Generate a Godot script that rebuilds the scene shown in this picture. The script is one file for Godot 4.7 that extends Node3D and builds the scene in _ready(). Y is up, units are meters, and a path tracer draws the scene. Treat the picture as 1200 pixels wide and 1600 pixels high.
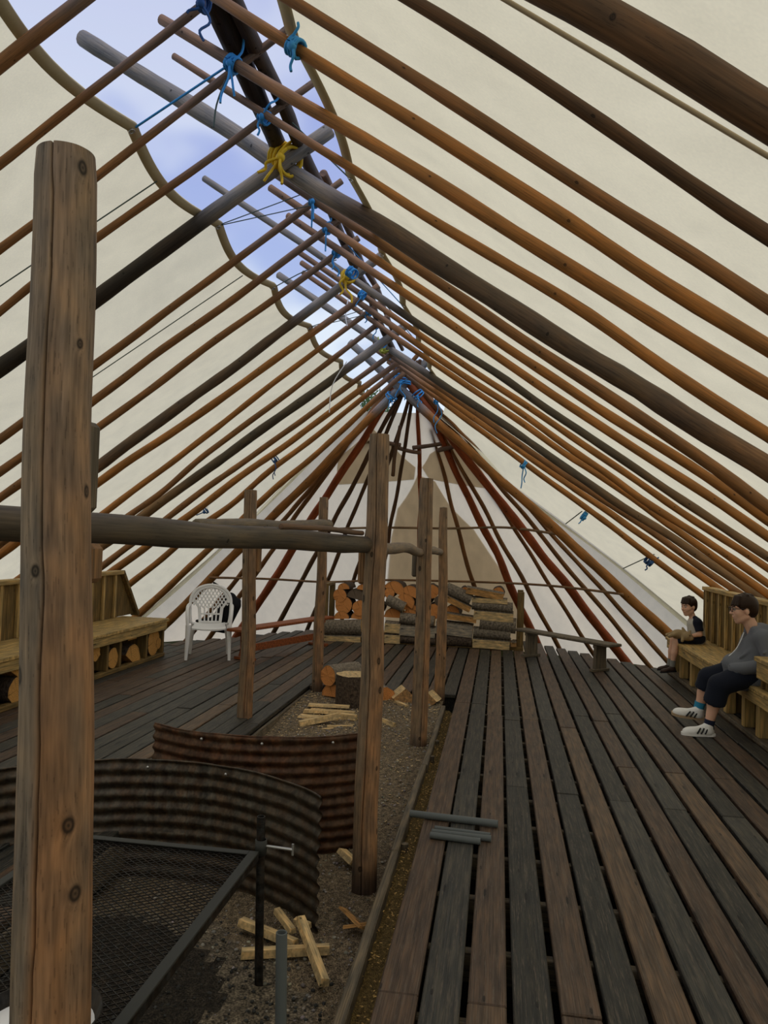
extends Node3D
# A long canvas tent over a timber deck: ridge and rafters of peeled poles, a round end, a gravel fire pit down the middle.
# x is across the tent, y up, -z runs down its length; the deck's top is y = 0.

const XR := -1.36     # ridge line
const HR := 3.85
const SL := 0.68      # slope of both roof sides
const APEX := Vector3(-1.42, 3.82, -10.95)   # where the poles of the round end meet

var M := {}
var rng := RandomNumberGenerator.new()
var used := {}

# ---------------------------------------------------------------- naming and committing
func numbered(n: String) -> String:
	if not used.has(n):
		used[n] = 0
		return n
	used[n] += 1
	return "%s_%03d" % [n, used[n]]

func tag(o: Node3D, label: String, category: String, group := "") -> Node3D:
	o.set_meta("label", label)
	o.set_meta("category", category)
	if group != "":
		o.set_meta("group", group)
	return o

func thing(n: String, label: String, category: String, at := Vector3.ZERO, turn := 0.0, group := "") -> Node3D:
	var o := Node3D.new()
	o.name = numbered(n)
	add_child(o)
	o.position = at
	o.rotation.y = turn
	return tag(o, label, category, group)

func struct(n: String, at := Vector3.ZERO) -> Node3D:
	var o := Node3D.new()
	o.name = numbered(n)
	add_child(o)
	o.position = at
	o.set_meta("kind", "structure")
	return o

func mesh_node(n: String, m: Mesh, parent: Node3D = null) -> MeshInstance3D:
	var o := MeshInstance3D.new()
	o.mesh = m
	o.cast_shadow = GeometryInstance3D.SHADOW_CASTING_SETTING_ON
	if parent == null:
		o.name = numbered(n)
		add_child(o)
	else:
		o.name = n
		parent.add_child(o, true)
	return o

func begin() -> SurfaceTool:
	var st := SurfaceTool.new()
	st.begin(Mesh.PRIMITIVE_TRIANGLES)
	st.set_smooth_group(-1)
	return st

func done(st: SurfaceTool, mat: Material, into: ArrayMesh = null) -> ArrayMesh:
	st.generate_normals()
	st.index()
	var m := st.commit(into) if into else st.commit()
	m.surface_set_material(m.get_surface_count() - 1, mat)
	return m

func obj(n: String, st: SurfaceTool, mat: Material, parent: Node3D = null) -> MeshInstance3D:
	return mesh_node(n, done(st, mat), parent)

# ---------------------------------------------------------------- shapes
func tri(st: SurfaceTool, a: Vector3, b: Vector3, c: Vector3) -> void:
	st.set_uv(Vector2.ZERO)
	st.add_vertex(a); st.add_vertex(b); st.add_vertex(c)

func quad(st: SurfaceTool, a: Vector3, b: Vector3, c: Vector3, d: Vector3) -> void:
	tri(st, a, b, c); tri(st, a, c, d)

# a face of a convex shape, turned so that it looks away from the shape's middle
func face(st: SurfaceTool, p: Array, mid: Vector3) -> void:
	var n: Vector3 = (p[0] - p[2]).cross(p[0] - p[1])
	if n.dot(p[0] - mid) < 0.0: p.reverse()
	tri(st, p[0], p[1], p[2])
	if p.size() > 3: tri(st, p[0], p[2], p[3])

# a box with chamfered edges, centred at c; b turns it
func box(st: SurfaceTool, c: Vector3, size: Vector3, b := Basis.IDENTITY, bev := 0.004) -> void:
	var h := size * 0.5
	bev = minf(bev, minf(h.x, minf(h.y, h.z)) * 0.6)
	st.set_smooth_group(-1)
	var v := {}
	for sx in [-1, 1]:
		for sy in [-1, 1]:
			for sz in [-1, 1]:
				for k in 3:
					var q := Vector3(sx * (h.x - (bev if k != 0 else 0.0)), sy * (h.y - (bev if k != 1 else 0.0)), sz * (h.z - (bev if k != 2 else 0.0)))
					v[sx + 2 * sy + 4 * sz + 16 * k] = c + b * q
	var key := func(s: Array, k: int) -> Vector3: return v[s[0] + 2 * s[1] + 4 * s[2] + 16 * k]
	for k in 3:
		var i := (k + 1) % 3
		var j := (k + 2) % 3
		for s in [-1, 1]:
			var q := []
			for uv in [[-1, -1], [1, -1], [1, 1], [-1, 1]]:
				var a := [0, 0, 0]
				a[k] = s; a[i] = uv[0]; a[j] = uv[1]
				q.append(key.call(a, k))
			face(st, q, c)
		for si in [-1, 1]:
			for sj in [-1, 1]:
				var lo := [0, 0, 0]
				lo[i] = si; lo[j] = sj; lo[k] = -1
				var hi := lo.duplicate()
				hi[k] = 1
				face(st, [key.call(lo, i), key.call(hi, i), key.call(hi, j), key.call(lo, j)], c)
	for sx in [-1, 1]:
		for sy in [-1, 1]:
			for sz in [-1, 1]:
				face(st, [key.call([sx, sy, sz], 0), key.call([sx, sy, sz], 1), key.call([sx, sy, sz], 2)], c)

func bx(lo: Vector3, hi: Vector3, bev := 0.004) -> SurfaceTool:
	var st := begin()
	box(st, (lo + hi) * 0.5, (hi - lo).abs(), Basis.IDENTITY, bev)
	return st

# a tube swept along pts; radii one per point; cols optional
func tube(st: SurfaceTool, pts: Array, radii: Array, sides := 8, caps := true, cols: Array = [], vscale := 1.0) -> void:
	var n := pts.size()
	var rings := []
	var dirs := []
	for i in n:
		var d: Vector3 = pts[mini(i + 1, n - 1)] - pts[maxi(i - 1, 0)]
		dirs.append(d.normalized() if d.length() > 1e-7 else Vector3.UP)
	var t0: Vector3 = dirs[0]
	var u := t0.cross(Vector3(0.31, 0.17, 0.93) if absf(t0.z) < 0.8 else Vector3(0.9, 0.3, 0.1)).normalized()
	var vs := [0.0]
	for i in n:
		var t: Vector3 = dirs[i]
		u = (u - t * u.dot(t)).normalized()
		var w := t.cross(u)
		var ring := []
		for k in sides:
			var a := TAU * k / sides
			ring.append(pts[i] + (u * cos(a) + w * sin(a)) * radii[i])
		rings.append(ring)
		if i > 0:
			vs.append(vs[i - 1] + pts[i].distance_to(pts[i - 1]) * vscale)
	st.set_smooth_group(0)
	for i in n - 1:
		for k in sides:
			var k2 := (k + 1) % sides
			var ua := float(k) / sides
			var ub := float(k + 1) / sides
			for q in [[i, k, ua], [i + 1, k, ua], [i + 1, k2, ub], [i, k, ua], [i + 1, k2, ub], [i, k2, ub]]:
				st.set_uv(Vector2(q[2], vs[q[0]]))
				if cols.size(): st.set_color(cols[q[0]])
				st.add_vertex(rings[q[0]][q[1]])
	if caps:
		st.set_smooth_group(-1)
		for e in [0, n - 1]:
			for k in sides:
				var k2 := (k + 1) % sides
				var a := TAU * k / sides
				var b := TAU * (k + 1) / sides
				var o := [[pts[e], 0.5, 0.5], [rings[e][k], 0.5 + 0.5 * cos(a), 0.5 + 0.5 * sin(a)], [rings[e][k2], 0.5 + 0.5 * cos(b), 0.5 + 0.5 * sin(b)]]
				if e == 0: o = [o[0], o[1], o[2]]
				else: o = [o[0], o[2], o[1]]
				for q in o:
					st.set_uv(Vector2(q[1] * 0.2, vs[e] + q[2] * 0.2))
					if cols.size(): st.set_color(cols[e])
					st.add_vertex(q[0])

func rod(a: Vector3, b: Vector3, r: float, sides := 8, r2 := -1.0) -> SurfaceTool:
	var st := begin()
	tube(st, [a, b], [r, r if r2 < 0 else r2], sides)
	return st

func add_rod(st: SurfaceTool, a: Vector3, b: Vector3, r: float, sides := 6) -> void:
	tube(st, [a, b], [r, r], sides)

# a smooth line through points
func curve(pts: Array, step := 6) -> Array:
	var out := []
	for i in pts.size() - 1:
		var p0: Vector3 = pts[maxi(i - 1, 0)]
		var p3: Vector3 = pts[mini(i + 2, pts.size() - 1)]
		for k in step:
			out.append((pts[i] as Vector3).cubic_interpolate(pts[i + 1], p0, p3, float(k) / step))
	out.append(pts[-1])
	return out

func const_r(n: int, r: float) -> Array:
	var a := []
	a.resize(n); a.fill(r)
	return a

# revolve a profile of (radius, height) about y at c
func lathe(st: SurfaceTool, prof: Array, sides := 24, c := Vector3.ZERO) -> void:
	st.set_smooth_group(0)
	for i in prof.size() - 1:
		for k in sides:
			var a := TAU * k / sides
			var b := TAU * (k + 1) / sides
			var p: Vector2 = prof[i]
			var q: Vector2 = prof[i + 1]
			var A := c + Vector3(p.x * cos(a), p.y, p.x * sin(a))
			var B := c + Vector3(p.x * cos(b), p.y, p.x * sin(b))
			var C := c + Vector3(q.x * cos(b), q.y, q.x * sin(b))
			var D := c + Vector3(q.x * cos(a), q.y, q.x * sin(a))
			if p.x > 1e-6: tri(st, A, B, C)
			if q.x > 1e-6: tri(st, A, C, D)

func ball(st: SurfaceTool, c: Vector3, r: Vector3, b := Basis.IDENTITY, rows := 8, sides := 12) -> void:
	st.set_smooth_group(0)
	var f := func(i: int, k: int) -> Vector3:
		var t := PI * i / rows
		var a := TAU * (k % sides) / sides
		return c + b * Vector3(r.x * sin(t) * cos(a), r.y * cos(t), r.z * sin(t) * sin(a))
	for i in rows:
		for k in sides:
			if i > 0: tri(st, f.call(i, k), f.call(i + 1, k), f.call(i, k + 1))
			if i < rows - 1: tri(st, f.call(i, k + 1), f.call(i + 1, k), f.call(i + 1, k + 1))

# sheet from a grid of points, rows x columns
func sheet(st: SurfaceTool, g: Array, uvs := 1.0) -> void:
	st.set_smooth_group(0)
	for i in g.size() - 1:
		for j in g[i].size() - 1:
			for q in [[i, j], [i, j + 1], [i + 1, j + 1], [i, j], [i + 1, j + 1], [i + 1, j]]:
				var v: Vector3 = g[q[0]][q[1]]
				st.set_uv(Vector2(q[1], q[0]) * uvs)
				st.add_vertex(v)

# ---------------------------------------------------------------- materials
func noise(seed_: int, freq: float, oct := 4, kind := FastNoiseLite.TYPE_SIMPLEX_SMOOTH) -> FastNoiseLite:
	var n := FastNoiseLite.new()
	n.seed = seed_; n.frequency = freq; n.noise_type = kind
	n.fractal_type = FastNoiseLite.FRACTAL_FBM; n.fractal_octaves = oct
	return n

func picture(w: int, h: int, f: Callable) -> ImageTexture:
	var im := Image.create(w, h, false, Image.FORMAT_RGB8)
	for y in h:
		for x in w:
			im.set_pixel(x, y, f.call(x, y))
	return ImageTexture.create_from_image(im)

# long grain with knots; wraps across x; greyish so that the material's colour tints it
func grain_tex(seed_: int, w: int, h: int, knots: int, contrast: float, squash := 1.0) -> ImageTexture:
	var n1 := noise(seed_, 1.0, 3)
	var n2 := noise(seed_ + 7, 1.0, 4)
	var r := RandomNumberGenerator.new()
	r.seed = seed_
	var ks := []
	for i in knots: ks.append([r.randf() * w, r.randf() * h, r.randf_range(1.6, 4.2) * w / 128.0])
	var seam := int(h * 0.8)   # the last fifth fades into the rows before the first, so that the picture repeats along the grain
	return picture(w, h, func(x: int, y: int) -> Color:
		var a := TAU * x / w
		var wob := 0.0
		var kn := 0.0
		for k in ks:
			var dx: float = absf(x - k[0])
			dx = minf(dx, w - dx)
			var dy: float = absf(y - k[1])
			dy = minf(dy, h - dy) * squash
			var d: float = sqrt(dx * dx + dy * dy) / k[2]
			if d < 4.0:
				wob += exp(-d * d * 0.4) * 0.8
				kn = maxf(kn, clampf((1.25 - d) * 2.5, 0.0, 1.0) * (0.75 + 0.25 * cos(d * 9.0)))
		var cx := cos(a + wob * 0.2)
		var cy := sin(a + wob * 0.2)
		var g := n1.get_noise_3d(cx * 4.2, cy * 4.2, y * 0.006 + wob)
		var fine := n2.get_noise_3d(cx * 14.0, cy * 14.0, y * 0.02)
		var blot := n1.get_noise_3d(cx * 0.9 + 9.0, cy * 0.9, y * 0.012)
		if y > seam:
			var t := float(y - seam) / (h - seam)
			var y2 := y - h
			g = lerpf(g, n1.get_noise_3d(cx * 4.2, cy * 4.2, y2 * 0.006 + wob), t)
			fine = lerpf(fine, n2.get_noise_3d(cx * 14.0, cy * 14.0, y2 * 0.02), t)
			blot = lerpf(blot, n1.get_noise_3d(cx * 0.9 + 9.0, cy * 0.9, y2 * 0.012), t)
		var v := 0.80 + contrast * (g * 0.34 + fine * 0.22 + blot * 0.36)
		if fine < -0.42: v *= 0.85
		v *= 1.0 - 0.6 * kn
		v = clampf(v, 0.12, 1.0)
		return Color(v, clampf(v * (0.97 - 0.05 * blot), 0, 1), clampf(v * (0.93 - 0.12 * blot), 0, 1)))

func std(c: Color, rough := 0.8, tex: Texture2D = null, metal := 0.0) -> StandardMaterial3D:
	var m := StandardMaterial3D.new()
	m.albedo_color = Color(minf(c.r * 1.6, 0.88), minf(c.g * 1.6, 0.88), minf(c.b * 1.6, 0.88)).linear_to_srgb()
	m.roughness = rough
	m.metallic = metal
	m.metallic_specular = 0.35
	if tex: m.albedo_texture = tex
	return m

# a wood whose grain runs along one axis of the world
func timber(c: Color, axis: int, tex: Texture2D, rough := 0.75) -> StandardMaterial3D:
	var m := std(c, rough, tex)
	m.uv1_triplanar = true
	m.uv1_world_triplanar = true
	m.uv1_triplanar_sharpness = 8.0
	m.uv1_scale = [Vector3(0.55, 5.5, 5.5), Vector3(5.5, 0.55, 5.5), Vector3(5.5, 5.5, 0.55)][axis]
	m.heightmap_enabled = true
	m.heightmap_texture = tex
	m.heightmap_scale = 0.15
	return m

func tri_std(c: Color, rough: float, tex: Texture2D, scale_: float, bump := 0.0, metal := 0.0) -> StandardMaterial3D:
	var m := std(c, rough, tex, metal)
	m.uv1_triplanar = true
	m.uv1_world_triplanar = true
	m.uv1_scale = Vector3.ONE * scale_
	if bump > 0.0:
		m.heightmap_enabled = true
		m.heightmap_texture = tex
		m.heightmap_scale = bump
	return m

func make_materials() -> void:
	var pole_tex := grain_tex(3, 192, 768, 24, 0.42, 2.2)
	var post_tex := grain_tex(11, 256, 768, 13, 0.55, 0.8)
	# planks are looked up in world axes, so these two grains run along both texture axes
	var board := grain_tex(21, 256, 512, 4, 0.7, 1.2)
	var turned := Image.create(512, 256, false, Image.FORMAT_RGB8)
	var src := board.get_image()
	for y in 256:
		for x in 512: turned.set_pixel(x, y, src.get_pixel(y, x))
	var board_x := ImageTexture.create_from_image(turned)
	var nb := noise(31, 0.03, 5)
	var nf := noise(32, 0.11, 4)
	var nc := noise(33, 0.05, 3, FastNoiseLite.TYPE_CELLULAR)
	var bark_tex := picture(256, 256, func(x: int, y: int) -> Color:
		var v := 0.72 + 0.26 * nf.get_noise_2d(x * 0.8, y * 0.25) + 0.3 * nb.get_noise_2d(x, y)
		v = clampf(v, 0.12, 1.0)
		return Color(v, v * 0.97, v * 0.92))
	var end_tex := picture(256, 256, func(x: int, y: int) -> Color:
		var p := Vector2(x - 128, y - 122)
		var d := p.length() + 6.0 * nb.get_noise_2d(x, y)
		var v := 0.84 + 0.10 * sin(d * 0.55) + 0.16 * nf.get_noise_2d(x, y) - 0.22 * clampf((d - 100.0) / 28.0, 0, 1)
		var a := fposmod(p.angle() + 0.06 * nb.get_noise_2d(x * 2, y * 2), TAU)
		for c in [0.7, 2.9, 4.4]:
			if absf(a - c) < 0.025 and d < 112.0: v *= 0.45
		v = clampf(v, 0.1, 1.0)
		return Color(v, v * 0.94, v * 0.86))
	var canvas_tex := picture(512, 512, func(x: int, y: int) -> Color:
		var a := TAU * x / 512.0
		var b := TAU * y / 512.0
		var v := 0.94 + 0.05 * nb.get_noise_3d(cos(a) * 60 + sin(b) * 30, sin(a) * 60, cos(b) * 60) + 0.035 * nf.get_noise_2d(x * 3, y * 3)
		return Color(v, v * 0.995, v * 0.97))
	var gravel_tex := picture(512, 512, func(x: int, y: int) -> Color:
		var c := nc.get_noise_2d(x * 2.2, y * 2.2)
		var v := 0.62 + 0.35 * c + 0.35 * nf.get_noise_2d(x * 1.5, y * 1.5) + 0.2 * nb.get_noise_2d(x, y)
		v = clampf(v, 0.1, 1.0)
		return Color(v, v * 0.95, v * 0.87))
	var rust_tex := picture(256, 256, func(x: int, y: int) -> Color:
		var v := 0.72 + 0.5 * nb.get_noise_2d(x, y) + 0.22 * nf.get_noise_2d(x, y)
		var t := clampf(nb.get_noise_2d(x + 300, y * 0.7) * 2.0 + 0.5, 0, 1)
		v = clampf(v, 0.12, 1.0)
		return Color(v, v * (0.84 + 0.14 * t), v * (0.72 + 0.24 * t)))
	var cloth_tex := picture(128, 128, func(x: int, y: int) -> Color:
		var v := 0.85 + 0.12 * nf.get_noise_2d(x * 9, y * 3) + 0.1 * sin(x * TAU / 4.0) * sin(y * TAU / 4.0)
		return Color(v, v, v))
	# wear on the deck: scuffs and dust with shapes of their own
	var scuff := picture(512, 512, func(x: int, y: int) -> Color:
		var a := nb.get_noise_2d(x * 0.9, y * 0.35)
		var b := nf.get_noise_2d(x * 1.4 + 90, y * 0.5)
		var v := clampf((a * 0.7 + b * 0.6 - 0.16) * 2.2, 0.0, 1.0)
		return Color(v, v, v))
	var dust := Image.create(4, 4, false, Image.FORMAT_RGB8)
	dust.fill(Color(0.40, 0.36, 0.31))

	var pole := std(Color.WHITE, 0.62, pole_tex)
	pole.vertex_color_use_as_albedo = true
	pole.uv1_scale = Vector3(1, 0.45, 1)
	pole.heightmap_enabled = true; pole.heightmap_texture = pole_tex; pole.heightmap_scale = 0.06
	M.pole = pole
	var post := std(Color.WHITE, 0.7, post_tex)
	post.vertex_color_use_as_albedo = true
	post.uv1_scale = Vector3(1, 0.62, 1)
	post.heightmap_enabled = true; post.heightmap_texture = post_tex; post.heightmap_scale = 0.07
	M.post = post
	var tones := {"brown": Color(0.118, 0.082, 0.060), "umber": Color(0.100, 0.068, 0.050), "tan": Color(0.150, 0.104, 0.070), "black": Color(0.052, 0.054, 0.050), "slate": Color(0.066, 0.068, 0.064), "soot": Color(0.042, 0.044, 0.041)}
	for k in tones:
		var t := timber(tones[k] * 0.74, 2, board, 0.55)
		t.detail_enabled = true
		t.detail_albedo = ImageTexture.create_from_image(dust)
		t.detail_mask = scuff
		M["deck_" + k] = t
	for i in 3:
		var tx: Texture2D = [board_x, board, board][i]
		M["pine_" + "xyz"[i]] = timber(Color(0.44, 0.32, 0.135), i, tx, 0.6)
		M["olive_" + "xyz"[i]] = timber(Color(0.17, 0.118, 0.045), i, tx, 0.65)
		if i == 2:
			M.pine_side = timber(Color(0.44, 0.32, 0.135), i, board_x, 0.6)
			M.olive_side = timber(Color(0.19, 0.132, 0.05), i, board_x, 0.65)
		M["grey_" + "xyz"[i]] = timber(Color(0.13, 0.112, 0.085), i, tx, 0.7)
		M["redwood_" + "xyz"[i]] = timber(Color(0.24, 0.072, 0.025), i, tx, 0.55)
	M.block = timber(Color(0.24, 0.14, 0.07), 1, board, 0.7)
	var split := func(c: Color, tx: Texture2D) -> StandardMaterial3D:
		var m := std(c, 0.75, tx)
		m.uv1_triplanar = true
		m.uv1_scale = Vector3(5, 5, 1.2)
		m.heightmap_enabled = true; m.heightmap_texture = tx; m.heightmap_scale = 0.1
		return m
	M.split_pale = split.call(Color(0.52, 0.40, 0.22), board_x)
	M.split_honey = split.call(Color(0.42, 0.24, 0.09), board_x)
	M.split_grey = split.call(Color(0.28, 0.255, 0.215), board_x)
	M.kindling = split.call(Color(0.55, 0.42, 0.23), board)
	M.kindling.heightmap_enabled = false
	M.kindling_brown = split.call(Color(0.34, 0.21, 0.10), board)
	M.bark_grey = tri_std(Color(0.22, 0.195, 0.165), 0.9, bark_tex, 3.2, 1.0)
	M.bark_dark = tri_std(Color(0.085, 0.065, 0.052), 0.9, bark_tex, 3.2, 1.2)
	M.end_orange = std(Color(0.56, 0.26, 0.095), 0.85, end_tex)
	M.end_pale = std(Color(0.58, 0.40, 0.19), 0.85, end_tex)
	M.end_grey = std(Color(0.13, 0.11, 0.095), 0.85, end_tex)
	M.end_gold = std(Color(0.60, 0.33, 0.11), 0.85, end_tex)

	var canvas := std(Color(0.90, 0.84, 0.66), 0.95, canvas_tex)
	canvas.albedo_color = Color(0.95, 0.845, 0.565).linear_to_srgb()
	canvas.metallic_specular = 0.1
	canvas.backlight_enabled = true
	canvas.backlight = Color(1.36, 1.36, 1.36)
	canvas.uv1_triplanar = true
	canvas.uv1_world_triplanar = true
	canvas.uv1_scale = Vector3.ONE * 0.5
	M.canvas = canvas
	var hem: StandardMaterial3D = canvas.duplicate()
	hem.albedo_color = Color(0.52, 0.43, 0.28).linear_to_srgb()
	hem.backlight = Color(0.35, 0.35, 0.35)
	M.hem = hem
	var flap: StandardMaterial3D = canvas.duplicate()
	flap.albedo_color = Color(0.72, 0.60, 0.45).linear_to_srgb()
	flap.backlight = Color(1.15, 1.15, 1.15)
	M.flap = flap
	M.end_canvas = canvas.duplicate()
	M.end_canvas.albedo_color = Color(0.95, 0.80, 0.545).linear_to_srgb()
	M.white_canvas = canvas.duplicate()
	M.white_canvas.albedo_color = Color(0.96, 0.95, 0.90).linear_to_srgb()
	M.white_canvas.backlight = Color(1.36, 1.36, 1.36)
	M.rope_blue = std(Color(0.035, 0.20, 0.42), 0.6)
	M.rope_navy = std(Color(0.02, 0.06, 0.16), 0.6)
	M.rope_yellow = std(Color(0.50, 0.31, 0.015), 0.6)
	M.rope_lime = std(Color(0.36, 0.38, 0.07), 0.6)
	M.cord_tan = std(Color(0.30, 0.24, 0.16), 0.8)
	M.cord_dark = std(Color(0.06, 0.08, 0.07), 0.8)
	M.cord_pale = std(Color(0.55, 0.60, 0.62), 0.8)
	M.gravel = tri_std(Color(0.54, 0.455, 0.345), 0.95, gravel_tex, 1.4, 0.5)
	M.ash = tri_std(Color(0.42, 0.38, 0.32), 0.95, gravel_tex, 0.9, 0.5)
	M.charcoal = tri_std(Color(0.105, 0.095, 0.082), 0.95, gravel_tex, 1.2, 0.8)
	M.sawdust = tri_std(Color(0.62, 0.41, 0.17), 0.95, gravel_tex, 3.0, 0.8)
	M.soil = tri_std(Color(0.030, 0.026, 0.022), 0.95, gravel_tex, 1.0)
	M.grass = tri_std(Color(0.10, 0.16, 0.04), 0.95, gravel_tex, 0.7)
	M.stone = std(Color.WHITE, 0.9)
	M.stone.vertex_color_use_as_albedo = true
	M.chip = std(Color.WHITE, 0.85)
	M.chip.vertex_color_use_as_albedo = true
	M.rust = tri_std(Color(0.090, 0.053, 0.031), 0.5, rust_tex, 1.6, 0.0, 0.25)
	M.sooty = tri_std(Color(0.066, 0.060, 0.048), 0.42, rust_tex, 1.9, 0.0, 0.35)
	M.iron = tri_std(Color(0.030, 0.031, 0.031), 0.5, rust_tex, 3.0, 0.0, 0.4)
	M.iron_rim = std(Color(0.022, 0.023, 0.021), 0.55)
	M.pipe_grey = std(Color(0.075, 0.084, 0.084), 0.45)
	M.steel = std(Color(0.3, 0.3, 0.29), 0.35, null, 0.8)
	M.brine = std(Color(0.62, 0.62, 0.56), 0.3)
	M.plastic = std(Color(0.60, 0.60, 0.555), 0.4)
	M.black_cloth = std(Color(0.008, 0.008, 0.010), 0.85, cloth_tex)
	var cloth := func(c: Color) -> StandardMaterial3D:
		var m := tri_std(c, 0.95, cloth_tex, 22.0, 0.08)
		m.rim_enabled = true; m.rim = 0.3; m.rim_tint = 0.5
		return m
	M.hoodie = cloth.call(Color(0.135, 0.145, 0.165))
	M.hood_lining = cloth.call(Color(0.10, 0.108, 0.122))
	M.navy = cloth.call(Color(0.010, 0.013, 0.024))
	M.tee_white = cloth.call(Color(0.52, 0.50, 0.44))
	M.sock_blue = cloth.call(Color(0.03, 0.24, 0.42))
	M.sock_grey = cloth.call(Color(0.22, 0.22, 0.20))
	M.sock_navy = cloth.call(Color(0.012, 0.016, 0.04))
	M.skin = std(Color(0.50, 0.30, 0.21), 0.55)
	M.skin.subsurf_scatter_enabled = true
	M.skin.subsurf_scatter_strength = 0.06
	M.hair = std(Color(0.026, 0.013, 0.006), 0.5, board)
	M.hair.uv1_triplanar = true; M.hair.uv1_scale = Vector3(40, 9, 40)
	M.lip = std(Color(0.36, 0.12, 0.09), 0.5)
	M.eye_white = std(Color(0.30, 0.26, 0.23), 0.3)
	M.eye_dark = std(Color(0.012, 0.009, 0.007), 0.25)
	M.shoe_white = std(Color(0.62, 0.60, 0.54), 0.5)
	M.shoe_black = std(Color(0.012, 0.012, 0.013), 0.5)
	M.shoe_brown = std(Color(0.028, 0.016, 0.012), 0.5)
	M.sole_tan = std(Color(0.30, 0.22, 0.14), 0.7)
	M.sole_grey = std(Color(0.26, 0.25, 0.22), 0.7)
	M.plush = tri_std(Color(0.46, 0.36, 0.22), 1.0, bark_tex, 14.0, 0.4)
	M.glasses = std(Color(0.012, 0.010, 0.014), 0.3)
	M.leaf = std(Color(0.045, 0.075, 0.03), 0.6)
	M.leaf.backlight_enabled = true; M.leaf.backlight = Color(0.4, 0.5, 0.3)
	M.tree_bark = tri_std(Color(0.09, 0.07, 0.05), 0.9, bark_tex, 1.5)
	M.chalk = std(Color(0.6, 0.6, 0.58), 0.8)

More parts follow.
